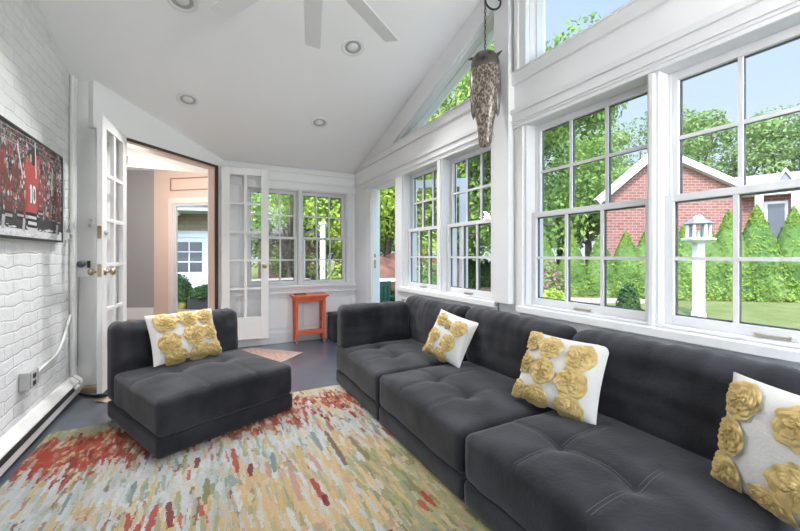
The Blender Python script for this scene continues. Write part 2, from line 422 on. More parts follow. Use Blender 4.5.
# ------------------------------------------------------------------ windows
def make_window(n, M, w_, zs, zh, label):
    """local x across, y outward, z up; interior face of the wall is y = 0"""
    root = thing('window_%d' % n, label, 'window', M.to_translation(), M.to_euler().z, kind='structure')
    h = zh - zs; st = .046; e = .0
    f = MB(); f.box(.0005, .012, .001, .15, .012, h - .012); f.box(w_ - .012, w_ - .0005, .001, .15, .012, h - .012); f.box(.0005, w_ - .0005, .001, .15, h - .012, h - .0005); f.box(.0005, w_ - .0005, .001, .17, .0005, .012)
    f.box(.012, .024, .078, .084, .012, h - .012); f.box(w_ - .024, w_ - .012, .078, .084, .012, h - .012)
    f.build('window_frame', M_SASH, root, bevel=.002)
    mid = h * .505
    def sash(name, z0, z1, y0, y1, top, bot):
        s = MB(); x0, x1 = .012, w_ - .012
        s.box(x0, x0 + st - .012, y0, y1, z0, z1); s.box(x1 - st + .012, x1, y0, y1, z0, z1)
        s.box(x0 + st - .012, x1 - st + .012, y0, y1, z1 - top, z1); s.box(x0 + st - .012, x1 - st + .012, y0, y1, z0, z0 + bot)
        gx0, gx1, gz0, gz1 = x0 + st - .012, x1 - st + .012, z0 + bot, z1 - top
        o = s.build(name, M_SASH, root, bevel=.002)
        ym = (y0 + y1) / 2
        g = MB(); k = MB()
        for q in (1, 2):
            x = gx0 + (gx1 - gx0) * q / 3
            g.box(x - .008, x + .008, y0 + .003, ym - .003, gz0, gz1); k.box(x - .008, x + .008, ym + .003, y1, gz0, gz1)
        zz = (gz0 + gz1) / 2
        g.box(gx0, gx1, y0 + .0042, ym - .003, zz - .008, zz + .008); k.box(gx0, gx1, ym + .003, y1 - .0012, zz - .008, zz + .008)
        for (a, b, c0, c1) in ((gx0, gx0 + .006, gz0, gz1), (gx1 - .006, gx1, gz0, gz1), (gx0, gx1, gz0, gz0 + .006), (gx0, gx1, gz1 - .006, gz1)):
            k.box(a, b, ym + .003, y1 - .0025, c0, c1)
        g.build('muntins', M_SASH, o); k.build('outer_grille', M_GRILLE, o)
        MB().box(gx0, gx1, ym - .002, ym + .002, gz0, gz1).build('pane', M_GLASS, o)
        return o
    sash('upper_sash', mid - .030, h - .012, .085, .115, .036, .030)
    lo = sash('lower_sash', .012, mid + .004, .045, .077, .030, .040)
    l = MB(); xm = w_ * .5
    l.box(xm - .044, xm + .044, .032, .0455, .022, .027); l.box(xm - .050, xm - .044, .036, .0455, .016, .030); l.box(xm + .044, xm + .050, .036, .0455, .016, .030)
    tag(l.build('sash_lift', M_LIFT, lo, bevel=.001), 'pale brass sash lift')
    return root
lab = ['two-over-two rows window beside the open side doorway', 'window left of the middle gable post', 'window between the gable post and the lamp post view', 'window nearest the viewer looking onto the white lamp post']
for i, (a, b) in enumerate(WIN_R):
    M = Matrix.Translation((XR, b, ZS)) @ Matrix.Rotation(-PI / 2, 4, 'Z')
    make_window(i + 1, M, b - a, ZS, ZH, lab[i])
for i, (a, b) in enumerate(WIN_B):
    make_window(5 + i, Matrix.Translation((a, YB, ZSB)), b - a, ZSB, ZHB, ['end wall window partly behind the open french door', 'end wall window above the orange table'][i])
for i, (a, b) in enumerate(WIN_FILL):
    make_window(9 + i, Matrix.Translation((b, YF, .25)) @ Matrix.Rotation(PI, 4, 'Z'), b - a, .25, 2.02, 'added light-giving sash window in the unseen wall behind the viewer, %s' % ['on the brick side', 'in the middle', 'on the sofa side'][i])
# gable lights
for n, pts, lb in ((7, TW1, 'triangular gable window left of the post'), (8, TW2, 'slanted gable window right of the post')):
    root = thing('window_%d' % n, lb, 'window', (XR, pts[0][0], pts[0][1]), 0, kind='structure')
    cx = sum(p[0] for p in pts) / len(pts); cz = sum(p[1] for p in pts) / len(pts)
    fr = MB()
    for i in range(len(pts)):
        (y0, z0), (y1, z1) = pts[i], pts[(i + 1) % len(pts)]
        d = V(0, y1 - y0, z1 - z0).normalized(); nn = V(0, -d.z, d.y)
        if nn.dot(V(0, cy_ := cx - y0, cz - z0)) < 0: nn = -nn
        a, b = V(XR + .06, y0, z0), V(XR + .06, y1, z1)
        fr.prism([a, b, b + nn * .012 - d * .012, a + nn * .012 + d * .012], (.06, 0, 0))
        fr.prism([a + V(-.05, 0, 0), b + V(-.05, 0, 0), b + nn * .004 + V(-.05, 0, 0), a + nn * .004 + V(-.05, 0, 0)], (.05, 0, 0))
    fr.build('window_frame', M_SASH, root, world=True)
    g = MB(); g.prism([(XR + .085, y, z) for y, z in pts], (.004, 0, 0)); g.build('pane', M_GLASS, root, world=True)

# ------------------------------------------------------------------ french doors
def french_door(n, hinge, end, z0, z1, label, knob_side, thick=.042):
    d = V(end[0] - hinge[0], end[1] - hinge[1], 0); w_ = d.length; rz = math.atan2(d.y, d.x)
    root = thing('door_%d' % n, label, 'door', (hinge[0], hinge[1], z0), rz, kind='structure')
    h = z1 - z0; st = .082; tr = .078; brl = .25; t = thick / 2
    f = MB(); f.box(0, st, -t, t, 0, h); f.box(w_ - st, w_, -t, t, 0, h); f.box(st, w_ - st, -t, t, h - tr, h); f.box(st, w_ - st, -t, t, 0, brl)
    f.build('door_frame', M_DOORW, root, bevel=.003)
    g = MB(); xm = w_ / 2
    g.box(xm - .016, xm + .016, -t * .75, t * .75, brl, h - tr)
    for q in range(1, 5):
        z = brl + (h - tr - brl) * q / 5; g.box(st, w_ - st, -t * .70, t * .70, z - .013, z + .013)
    g.build('muntins', M_DOORW, root, bevel=.002)
    MB().box(st, w_ - st, -.002, .002, brl, h - tr).build('glass', M_GLASS, root)
    kx = w_ - .045; kz = .935 - z0
    k = MB()
    for s in (-1, 1):
        Mx = Matrix.Translation((kx, s * t, kz)) @ Matrix.Rotation(-s * PI / 2, 4, 'X')
        k.lathe([(0, 0), (.024, 0), (.024, .006), (.009, .010), (.009, .030), (.022, .036), (.026, .048), (.020, .060), (0, .064)], 16, Mx)
    tag(k.build('knob', M_BRASS, root), 'aged brass knob')
    if n == 1:
        p = MB().box(w_ - .001, w_ + .003, -.012, .012, 1.17 - z0, 1.26 - z0); p.box(w_ - .001, w_ + .003, -.012, .012, .90 - z0, .99 - z0)
        tag(p.build('lock_plate', M_BRASS, root), 'brass lock plate in the door edge')
        b = MB(); b.lathe([(0, 0), (.018, 0), (.018, .010), (0, .014)], 14, Matrix.Translation((w_ - .05, t, 1.215 - z0)) @ Matrix.Rotation(-PI / 2, 4, 'X'))
        tag(b.build('deadbolt', M_STEEL, root), 'steel deadbolt')
    hg = MB()
    for z in (.2, h / 2, h - .2): hg.tube([(0, t, z - .04), (0, t, z + .04)], .007)
    hg.build('hinge', M_BRASS, root)
    return root
french_door(1, (-.606, 3.812), (-.664, 3.285), .078, 2.045, 'left glazed french door swung open towards the brick wall', 1, .034)
french_door(2, (.150, 4.515), (.636, 4.462), .11, 2.03, 'right glazed french door folded back against the end wall', 1)

# outside side doorway: jamb with strike plate, and the storm door swung open outside
mb = MB(); mb.box(XR - .001, XR + .05, 4.05, 4.1695, 0, 1.8595); mb.box(XR, XR + .14, 3.4305, 3.45, 0, 1.8595); mb.box(XR, XR + .14, 3.45, 4.05, 1.84, 1.8595); mb.box(XR - .02, XR + .2, 3.432, 4.05, .001, .02)
struct('trim_10', mb, M_TRIM, 'white jambs of the open side doorway', 'trim', .002)
pl = MB().box(XR + .018, XR + .042, 4.046, 4.0515, .90, 1.0); pl.box(XR + .018, XR + .042, 4.047, 4.0515, 1.03, 1.07)
struct('trim_11', pl, M_BRASS, 'brass strike plate in the side door jamb', 'strike plate')
hx, hy = 1.915, 3.44; ex, ey = 2.36, 3.02
d = V(ex - hx, ey - hy, 0); wd = d.length
root = thing('door_3', 'white full-glass storm door swung open outside the side doorway', 'door', (hx, hy, 0.0), math.atan2(d.y, d.x), kind='structure')
f = MB(); f.box(0, .075, -.016, .016, 0.02, 1.84); f.box(wd - .085, wd, -.016, .016, 0.02, 1.84); f.box(.075, wd - .085, -.016, .016, 1.76, 1.84); f.box(.075, wd - .085, -.016, .016, .02, .25)
f.build('door_frame', M_SASH, root, bevel=.002)
MB().box(.075, wd - .085, -.002, .002, .25, 1.76).build('glass', M_GLASS, root)
k = MB(); k.box(wd - .06, wd - .03, -.022, -.016, .86, 1.02); k.tube([(wd - .045, -.02, .96), (wd - .045, -.06, .95), (wd - .045, -.06, .88)], .008)
tag(k.build('handle', M_BRASS, root), 'brass lever handle')

# ------------------------------------------------------------------ hall beyond the french doors
P0, P1 = V(.16, 5.79, 0), V(-.677, 6.48, 0)
hd = (P1 - P0).normalized(); hn = V(-hd.y, hd.x, 0)
if hn.y < 0: hn = -hn
HW = (P1 - P0).length
def hp(s, o, z): return P0 + hd * s + hn * o + V(0, 0, z)
def hbox(m_, s0, s1, o0, o1, z0, z1): m_.prism([hp(s0, o0, z0), hp(s1, o0, z0), hp(s1, o1, z0), hp(s0, o1, z0)], (0, 0, z1 - z0))
mb = MB(); OA, OB = -.02, .76
hbox(mb, -.10, OA, 0, .05, 0, 2.35); hbox(mb, OB, HW + .02, 0, .05, 0, 2.35); hbox(mb, OA, OB, 0, .05, 1.80, 2.35); hbox(mb, OA, OB, 0, .05, 0, .12)
struct('wall_hall', mb, M_PINK, 'blush hall wall around the outer door', 'wall')
mb = MB()
for (s0, s1, z0, z1) in ((.08, .80, 2.155, 2.168), (.08, .80, 1.985, 1.998), (.08, .093, 1.985, 2.168), (.787, .80, 1.985, 2.168)): hbox(mb, s0, s1, -.012, 0, z0, z1)
struct('trim_12', mb, M_PINKD, 'dark rose panel moulding over the outer door', 'trim')
mb = MB(); hbox(mb, OB, OB + .06, -.02, 0, .12, 1.88); hbox(mb, OA - .08, OA, -.02, 0, .12, 1.88); hbox(mb, OA, OB, -.02, 0, 1.80, 1.88); hbox(mb, OB - .012, OB, 0, .05, .12, 1.80); hbox(mb, OA, OA + .012, 0, .05, .12, 1.80)
struct('trim_13', mb, mat('pale blush casing', (.80, .70, .65), .45, .4), 'pale casing of the outer hall door', 'trim')
root = thing('door_4', 'full-glass outer hall door looking out to the white cottage', 'door', hp(OA + .02, .05, .12), math.atan2(hd.y, hd.x), kind='structure')
f = MB(); wdd = OB - OA - .035
for (a, b, z0, z1) in ((0, .025, .12, 1.80), (wdd - .025, wdd, .12, 1.80), (.025, wdd - .025, 1.765, 1.80), (.025, wdd - .025, .12, .27)): hbox(f, OA + .02 + a, OA + .02 + b, .012, .042, z0, z1)
f.build('door_frame', M_SASH, root, world=True)
g = MB(); hbox(g, OA + .045, OA + .02 + wdd - .025, .025, .029, .27, 1.765); g.build('glass', M_GLASS, root, world=True)
G1 = P1 + V(-.90, .42, 0) * 2.2; gd = (G1 - P1).normalized()
mb = MB(); nb = V(-gd.y, gd.x, 0); nb = nb if nb.y > 0 else -nb
mb.prism([P1, G1, G1 + nb * .12, P1 + nb * .12], (0, 0, 2.35))
struct('wall_hall_left', mb, M_GREYW, 'plain grey wall at the end of the hall', 'wall')
mb = MB(); mb.prism([P1 - nb * .018, G1 - nb * .018, G1, P1], (0, 0, .29))
struct('baseboard_hall', mb, M_TRIM, 'white baseboard of the grey hall wall', 'baseboard')
HC = [dw(-1.2, -.14, 0), V(.27, 4.79, 0), V(.27, 5.72, 0), P0 + hn * .05 - hd * .10, P1 + hn * .05, G1, V(-2.9, 5.0, 0)]
mb = MB(); mb.prism([p + V(0, 0, 2.30) for p in HC], (0, 0, .12))
struct('ceiling_hall', mb, M_CEIL, 'flat white ceiling of the hall', 'ceiling')
mb = MB(); mb.prism([p + V(0, 0, .0) for p in HC], (0, 0, .12))
struct('floor_hall', mb, mat('hall oak floor', (.30, .19, .11), .4, .4, (.22, .14, .08), 6, 4), 'wooden floor of the hall', 'floor')
mb = MB(); mb.prism([V(-2.9, 5.0, -.1), G1 + V(0, 0, -.1), G1 + V(-.1, .1, -.1), V(-3.0, 5.0, -.1)], (0, 0, 2.5)); mb.prism([dw(-1.2, -.16, -.1), V(-2.9, 5.0, -.1), V(-3.0, 4.9, -.1), dw(-1.2, -.02, -.1)], (0, 0, 2.5))
mb.prism([V(.24, 4.79, -.1), V(.24, 5.78, -.1), V(.28, 5.78, -.1), V(.28, 4.79, -.1)], (0, 0, 2.5))
struct('wall_hall_side', mb, M_WALL, 'hall side walls out of sight', 'wall')
hl = thing('ceiling_lamp', 'flush ceiling lamp in the hall, out of sight above the opening', 'lamp', (-.75, 5.2, 2.30))
MB().lathe([(.10, 0), (.10, -.02), (.09, -.05), (.05, -.08), (0, -.09)], 20).build('shade', M_CEIL, hl)
la = bpy.data.objects.new('hall_light', bpy.data.lights.new('hall_light', 'POINT')); COL.objects.link(la); la.parent = hl
la.location = (0, 0, -.55); la.data.energy = HALL_W; la.data.color = (1.0, .93, .86); la.data.shadow_soft_size = .09

# ------------------------------------------------------------------ recessed lights and fan on the ceiling
def downlight(x, y, label):
    z = zc(y); al = math.atan(SL) * (1 if y >= YR else -1)
    root = thing('downlight', label, 'recessed light', (x, y, z), 0, 'recessed ceiling lights'); root.rotation_euler = (-al, 0, 0)
    MB().lathe([(.066, .0), (.086, -.0), (.089, -.006), (.080, -.011), (.066, -.008), (.062, .0), (.060, .008)], 32).build('bezel', M_TRIM, root)
    MB().lathe([(.063, -.004), (.052, -.003), (.046, -.002), (.040, -.001)], 32).build('baffle', M_GREYMET, root)
    b = MB().lathe([(.041, -.001), (.034, -.010), (.02, -.016), (0, -.018)], 24).build('bulb', mat('bulb glass', (.75, .75, .73), .2), root)
    l = bpy.data.objects.new('lamp_light', bpy.data.lights.new('lamp_light', 'AREA')); COL.objects.link(l); l.parent = root
    l.location = (0, 0, -.022); l.data.shape = 'DISK'; l.data.size = .07; l.data.energy = LAMP_W; l.data.color = (.98, .98, 1.0); l.data.spread = 1.9
for x, y, lb in ((1.014, 2.73, 'recessed light right of the middle fan blade'), (-.14, 3.69, 'recessed light above the french doors'), (1.014, 3.70, 'smallest recessed light, nearest the end wall windows'),
                 (-.135, 2.73, 'recessed light cut by the top edge above the brick wall')):
    downlight(x, y, lb)

fl_ = thing('fill_lamp', 'added white uplighter floor lamp, unseen behind the viewer, brightening the room', 'lamp', (1.30, -.80, 0))  # invented lamp out of view, throws extra light on ceiling and walls
MB().lathe([(0, 0), (.13, 0), (.13, .012), (.02, .03), (0, .03)], 24).build('base', M_STEEL, fl_)
MB().tube([(0, 0, .02), (0, 0, 1.55)], .012).build('pole', M_STEEL, fl_)
MB().lathe([(0, 1.54), (.06, 1.55), (.13, 1.61), (.155, 1.67), (.15, 1.672), (.125, 1.615), (.055, 1.56), (0, 1.552)], 28).build('shade', M_FANB, fl_)
l = bpy.data.objects.new('lamp_light', bpy.data.lights.new('lamp_light', 'POINT')); COL.objects.link(l); l.parent = fl_
l.location = (0, 0, 1.82); l.data.energy = FILL_W; l.data.color = (1, .99, .98); l.data.shadow_soft_size = .14
fz = 2.40
fan = thing('ceiling_fan', 'white ceiling fan with long flat blades hanging from the ridge', 'fan', (.426, 1.656, zc(1.656)))
MB().lathe([(0, 0), (.07, 0), (.07, -.02), (.03, -.06), (0, -.06)], 24).build('canopy', M_FANB, fan)
zh_ = fz - zc(1.656)
MB().tube([(0, 0, -.05), (0, 0, zh_ + .10)], .014).build('downrod', M_FANB, fan)
MB().lathe([(0, zh_ + .11), (.05, zh_ + .10), (.10, zh_ + .06), (.11, zh_ + .01), (.10, zh_ - .03), (.05, zh_ - .06), (0, zh_ - .065)], 32).build('motor', M_FANB, fan)
for k in range(8):
    a = math.radians(75.6 + 42 * (k if k < 5 else k - 8) if k not in (4,) else 75.6 + 45 * 4)
    a = math.radians(77 + 45 * k) if k not in (0, 1, 7) else math.radians({0: 75.6, 1: 119.5, 7: 35.3}[k])
    c_, s_ = math.cos(a), math.sin(a)
    Mb = Matrix.Translation((0, 0, zh_)) @ Matrix.Rotation(a, 4, 'Z') @ Matrix.Rotation(math.radians(9), 4, 'X')
    b = MB(); b.box(.17, .748, -.049, .049, -.003, .003, Mb)
    bo = b.build('blade', M_FANB, fan, bevel=.002)
    b = MB(); b.box(.09, .24, -.018, .018, .003, .008, Mb); b.build('bracket', M_STEEL, bo)

# ------------------------------------------------------------------ things on the brick wall
# printed canvas of a hockey crowd
PW, PH = 0.98, .585; PY1, PZ0 = 3.33, 1.14
nx, nz = 300, 180
rs = np.random.RandomState(3)
img = np.zeros((nz, nx, 3)); img[:] = (.055, .055, .06)
yy, xx = np.mgrid[0:nz, 0:nx] / np.array([nz, nx]).reshape(2, 1, 1)      # yy 0 = bottom
def blob(cx, cy, rx, ry, col, p=2):
    m_ = (np.abs((xx - cx) / rx) ** p + np.abs((yy - cy) / ry) ** p) < 1; img[m_] = col
def quad(pts, col):
    m_ = np.ones_like(xx, bool); n_ = len(pts)
    for i in range(n_):
        (x0, y0), (x1, y1) = pts[i], pts[(i + 1) % n_]
        m_ &= ((x1 - x0) * (yy - y0) - (y1 - y0) * (xx - x0)) >= 0
    img[m_] = col
PAL = [(.30, .04, .03), (.42, .05, .04), (.35, .33, .32), (.10, .09, .09), (.22, .17, .14), (.04, .04, .045), (.5, .48, .46), (.16, .15, .16)]
for _ in range(1500):
    cy_ = rs.uniform(.22, 1.0); blob(rs.rand(), cy_, rs.uniform(.004, .013), rs.uniform(.008, .03), PAL[rs.randint(len(PAL))])
img[yy > .86] *= .55
for _ in range(5): y0 = rs.uniform(.82, .98); img[np.abs(yy - y0 - .05 * xx) < .004] = (.25, .26, .27)
img[yy < .075] = (.62, .63, .65); 
for _ in range(120): blob(rs.rand(), rs.uniform(0, .11), rs.uniform(.006, .03), rs.uniform(.004, .012), (.45 + .3 * rs.rand(),) * 3)
def skater(cx, base, s, red, face=False):
    quad([(cx - .055 * s, base), (cx + .06 * s, base), (cx + .05 * s, base + .45 * s), (cx - .045 * s, base + .45 * s)], red)
    blob(cx - .055 * s, base + .36 * s, .03 * s, .14 * s, red); blob(cx + .065 * s, base + .40 * s, .028 * s, .16 * s, red)
    blob(cx + .01 * s, base + .53 * s, .032 * s, .085 * s, (.03, .03, .035)); blob(cx - .02 * s, base + .50 * s, .015 * s, .04 * s, (.42, .26, .2))
    for k, cc in enumerate([(.03, .03, .03), (.35, .34, .33), (.03, .03, .03)]):
        img[(np.abs(xx - cx) < .05 * s) & (yy > base - .03 * s * (k + 1)) & (yy < base - .03 * s * k)] = cc
for cx, b, s in ((.07, .26, .8), (.20, .22, .8), (.34, .24, .85), (.84, .25, .6), (.94, .24, .6)):
    skater(cx, b, s, [(.15, .05, .042), (.12, .045, .04), (.18, .05, .042)][rs.randint(3)])
for cx in (.12, .36, .88): quad([(cx, .06), (cx + .03, .06), (cx + .045, .18), (cx + .01, .18)], (.40, .40, .40))
OFF = -.15
skater(.60 + OFF, .25, 1.02, (.36, .045, .035)); skater(.70 + OFF, .28, 1.05, (.33, .045, .035)); skater(.77 + OFF, .30, .8, (.24, .05, .04))
skater(.645 + OFF, .24, 1.10, (.44, .065, .045))
quad([(.585 + OFF, .05), (.71 + OFF, .05), (.705 + OFF, .24), (.59 + OFF, .24)], (.55, .55, .55))
for k, (y0, y1) in enumerate(((.22, .25), (.165, .19), (.105, .13))): quad([(.582 + OFF, y0), (.712 + OFF, y0), (.712 + OFF, y1), (.582 + OFF, y1)], (.025, .025, .03))
# the number on the back: 10, white with a dark edge
for g_, cc in ((.006, (.05, .02, .02)), (0, (.72, .71, .70))):
    quad([(.620 + OFF - g_, .35 - g_), (.638 + OFF + g_, .35 - g_), (.638 + OFF + g_, .53 + g_), (.620 + OFF - g_, .53 + g_)], cc); quad([(.606 + OFF, .485), (.622 + OFF, .49), (.622 + OFF, .53), (.614 + OFF, .52)], cc)
    m_ = (np.abs((xx - .672 - OFF) / (.024 + g_)) ** 3 + np.abs((yy - .44) / (.092 + g_)) ** 3) < 1
    if not g_: m_ &= ~((np.abs((xx - .672 - OFF) / .009) ** 3 + np.abs((yy - .44) / .062) ** 3) < 1)
    img[m_] = cc
for _ in range(420):
    cx_, cy_ = rs.rand(), rs.uniform(.30, .95)
    if abs(cx_ - .50) > .07: blob(cx_, cy_, rs.uniform(.004, .011), rs.uniform(.008, .026), PAL[rs.randint(len(PAL))])
for (x0, y0, x1, y1) in ((.55, .62, .535, .96), (.80, .50, .815, .80), (.36, .6, .30, .85)):
    for t_ in np.linspace(0, 1, 60): blob(x0 + (x1 - x0) * t_, y0 + (y1 - y0) * t_, .007, .010, (.6, .6, .6))
img = img * .8 + .2 * img.mean(2, keepdims=True) * .9; img *= (.80 + .4 * rs.rand(nz, nx, 1))
cv = thing('canvas_print', 'framed hockey print of red jerseyed players on the brick wall', 'picture', (XL, PY1 - PW / 2, PZ0))
mb = MB(); d0 = .004; xf = XL + .032
for (a, b, z0, z1) in ((PY1 - PW, PY1, PZ0, PZ0 + .012), (PY1 - PW, PY1, PZ0 + PH - .012, PZ0 + PH), (PY1 - .012, PY1, PZ0, PZ0 + PH), (PY1 - PW, PY1 - PW + .012, PZ0, PZ0 + PH)): mb.box(XL + d0, xf + .004, a, b, z0, z1)
tag(mb.build('frame', mat('thin black frame', (.015, .014, .014), .4), cv, world=True), 'thin black frame')
def painted_grid(name, P, U, Vv, arr, m_, parent=None, world=False):
    """grid mesh whose faces carry colours arr[row, col] in the attribute 'paint'"""
    nr, nc = arr.shape[:2]
    js, is_ = np.mgrid[0:nr + 1, 0:nc + 1]
    co = np.array(P)[None, None] + is_[..., None] / nc * np.array(U) + js[..., None] / nr * np.array(Vv)
    if world and parent is not None: co = co - np.array(parent.location)
    co = co.reshape(-1, 3)
    a = (np.arange(nr)[:, None] * (nc + 1) + np.arange(nc)[None]).reshape(-1)
    fs = np.stack([a, a + 1, a + nc + 2, a + nc + 1], 1)
    me = bpy.data.meshes.new(name); me.vertices.add(len(co)); me.vertices.foreach_set('co', co.astype(np.float32).ravel())
    me.loops.add(fs.size); me.loops.foreach_set('vertex_index', fs.astype(np.int32).ravel())
    me.polygons.add(len(fs)); me.polygons.foreach_set('loop_start', np.arange(0, fs.size, 4, dtype=np.int32)); me.polygons.foreach_set('loop_total', np.full(len(fs), 4, np.int32))
    me.update(); me.validate()
    ca = me.color_attributes.new('paint', 'FLOAT_COLOR', 'CORNER')
    cc = np.concatenate([arr.reshape(-1, 3), np.ones((nr * nc, 1))], 1)
    ca.data.foreach_set('color', np.repeat(cc, 4, 0).astype(np.float32).ravel())
    me.materials.append(m_)
    o = bpy.data.objects.new(name, me); COL.objects.link(o)
    if parent: o.parent = parent
    return o
painted_grid('print', (xf, PY1 - PW + .008, PZ0 + .008), (0, PW - .016, 0), (0, 0, PH - .016), img, M_PRINT, cv, True)
mb = MB(); mb.box(XL + d0, xf - .004, PY1 - PW + .013, PY1 - .013, PZ0 + .013, PZ0 + PH - .013); mb.build('stretcher', M_WOOD, cv, world=True)

# baseboard heater
ht = thing('baseboard_heater', 'long white electric baseboard heater along the brick wall', 'heater', (XL, 2.4, 0))
Y0, Y1 = .95, 3.60
mb = MB(); xa, xb = XL + .002, XL + .068
mb.prism([(xa, Y0, .020), (xb - .012, Y0, .020), (xb - .002, Y0, .030), (xb, Y0, .072), (xb - .012, Y0, .078), (xb - .020, Y0, .082), (xb - .010, Y0, .100), (xb - .012, Y0, .106), (xa + .018, Y0, .142), (xa, Y0, .145)], (0, Y1 - Y0, 0))
mb.build('body', M_HEAT, ht, world=True)
mb = MB(); mb.prism([(xb - .0185, Y0 + .12, .076), (xb + .001, Y0 + .12, .074), (xb - .007, Y0 + .12, .097), (xb - .016, Y0 + .12, .097)], (0, Y1 - Y0 - .26, 0))
tag(mb.build('slot', M_BLACK, ht, world=True), 'dark outlet slot')
mb = MB(); mb.prism([(xa, Y1, .015), (xb, Y1, .015), (xb + .004, Y1, .075), (xb - .006, Y1, .110), (xa + .018, Y1, .148), (xa, Y1, .150)], (0, .06, 0))
mb.build('end_cap', M_HEAT, ht, world=True)
# outlet box with flexible conduit, vertical pipes in the corner
ob = thing('outlet_box', 'grey metal outlet box on the brick wall above the heater', 'outlet box', (XL, 2.80, .30))
mb = MB().box(XL + .002, XL + .045, 2.75, 2.87, .305, .405); mb.build('body', M_GREYMET, ob, world=True, bevel=.004)
mb = MB().box(XL + .012, XL + .047, 2.872, 2.882, .312, .40); mb.box(XL + .045, XL + .049, 2.765, 2.855, .315, .395); mb.build('cover', M_GREYMET, ob, world=True)
mb = MB()
for z in (.335, .375): mb.box(XL + .048, XL + .051, 2.79, 2.83, z - .012, z + .012)
mb.build('socket', M_BLACK, ob, world=True)
pts = []
for k in range(24):
    t_ = k / 23; y = 2.88 + .68 * t_; z = .35 + .06 * t_ + .26 * max(0, t_ - .55) ** 1.7 * 3
    pts.append((XL + .016, y, z))
tag(MB().tube(pts, .009, 8).build('conduit', M_HEAT), 'white flexible conduit curving from outlet box up to the corner', 'conduit')
tag(MB().tube([(XL + .018, 3.60, .155), (XL + .018, 3.60, 2.40)], .017, 12).build('pipe', M_HEAT), 'thick white vertical pipe in the brick corner', 'pipe')
tag(MB().tube([(XL + .022, 3.655, .10), (XL + .022, 3.655, 2.38)], .009, 10).build('pipe', M_TRIM), 'thin white vertical pipe beside the stub wall', 'pipe')
th = thing('thermostat', 'small white thermostat box at the end of the brick wall', 'thermostat', (XL, 3.56, 1.17))
MB().box(XL + .002, XL + .035, 3.46, 3.54, 1.165, 1.215).build('body', M_HEAT, th, world=True, bevel=.003)
MB().box(XL + .035, XL + .038, 3.475, 3.525, 1.178, 1.202).build('dial', M_GREYMET, th, world=True)
sw = thing('switch_plate', 'white switch plate with a dark key dial on the stub wall', 'switch', (-.85, 3.677, .90))
MB().box(-.885, -.800, 3.669, 3.676, .885, .98).build('plate', M_TRIM, sw, world=True, bevel=.002)
MB().lathe([(0, 0), (.026, 0), (.026, .018), (.014, .030), (0, .032)], 18, Matrix.Translation((-.852, 3.669, .985)) @ Matrix.Rotation(PI / 2, 4, 'X')).build('dial', mat('dark dial', (.09, .10, .11), .4), sw, world=True)
MB().box(-.815, -.797, 3.655, 3.669, .955, 1.01).build('toggle', M_BLACK, sw, world=True)
tag(MB().tube([(-.862, 3.668, .884), (-.872, 3.668, .6), (-.876, 3.668, .20)], .004, 6).build('wire', M_GREYMET), 'thin grey wire running down the stub wall from the switch', 'wire')
ch = thing('door_chime', 'small round steel fitting high on the stub wall', 'door fitting', (-.795, 3.677, 1.27))
MB().lathe([(0, 0), (.013, 0), (.013, .012), (.006, .018), (0, .02)], 14, Matrix.Translation((-.795, 3.675, 1.285)) @ Matrix.Rotation(PI / 2, 4, 'X')).build('body', M_STEEL, ch, world=True)
MB().box(-.805, -.785, 3.668, 3.675, 1.315, 1.335).build('clip', M_STEEL, ch, world=True)
pts = [(-.84, 3.58, .012), (-.80, 3.55, .008), (-.74, 3.50, .008), (-.66, 3.46, .010), (-.58, 3.45, .012), (-.50, 3.50, .012)]
tag(MB().tube(pts, .008, 8).build('power_cord', M_BLACK), 'black power cord on the floor by the stub wall', 'cord')

# ------------------------------------------------------------------ rugs
RX0, RX1, RY0, RY1 = -.815, 1.16, -.25, 2.87
nc, nr = 395, 624
px = (RX1 - RX0) / nc; py = (RY1 - RY0) / nr
rs = np.random.RandomState(11)
rug = np.zeros((nr, nc, 3))
gy, gx = np.mgrid[0:nr, 0:nc]; GX = RX0 + (gx + .5) * px; GY = RY0 + (gy + .5) * py
def sm(n_, sc):
    a = rs.rand(max(2, int(nr / sc)) + 2, max(2, int(nc / sc)) + 2)
    yi = np.linspace(0, a.shape[0] - 1.001, nr); xi = np.linspace(0, a.shape[1] - 1.001, nc)
    y0 = yi.astype(int); x0 = xi.astype(int); fy = (yi - y0)[:, None]; fx = (xi - x0)[None]
    return (a[y0][:, x0] * (1 - fy) * (1 - fx) + a[y0 + 1][:, x0] * fy * (1 - fx) + a[y0][:, x0 + 1] * (1 - fy) * fx + a[y0 + 1][:, x0 + 1] * fy * fx)
C = lambda r_, g_, b_: np.array([(x / 255) ** 2.2 for x in (r_, g_, b_)])
WHT, PALE, CREAM, PEACH, GOLD, OLIVE, LIME, SAGE, RED, RUST, DRED, TEAL, SLATE, ROSE, BROWN = (C(190, 194, 194), C(172, 182, 182), C(192, 180, 152), C(196, 166, 126), C(188, 164, 112), C(120, 118, 84), C(152, 152, 108), C(142, 150, 132),
    C(160, 62, 50), C(160, 84, 66), C(112, 42, 42), C(104, 130, 132), C(122, 132, 138), C(178, 138, 128), C(112, 90, 68))
rows = {'red': ([RED, RUST, DRED, CREAM, PEACH, ROSE, BROWN], [.34, .24, .20, .08, .06, .05, .03]),
        'white': ([WHT, PALE, CREAM, GOLD, SAGE, LIME, RED, DRED, TEAL, OLIVE, PEACH], [.34, .20, .12, .07, .06, .04, .05, .03, .03, .03, .03]),
        'gold': ([PEACH, GOLD, CREAM, LIME, WHT, SAGE, ROSE, BROWN, SLATE], [.42, .20, .12, .08, .05, .05, .04, .02, .02]),
        'green': ([LIME, OLIVE, SAGE, GOLD, ROSE, PEACH, CREAM], [.30, .24, .14, .12, .06, .08, .06]),
        'edge': ([LIME, SAGE, CREAM, OLIVE], [.35, .3, .25, .1]), 'cream': ([CREAM, WHT, PEACH, RUST], [.55, .25, .12, .08])}
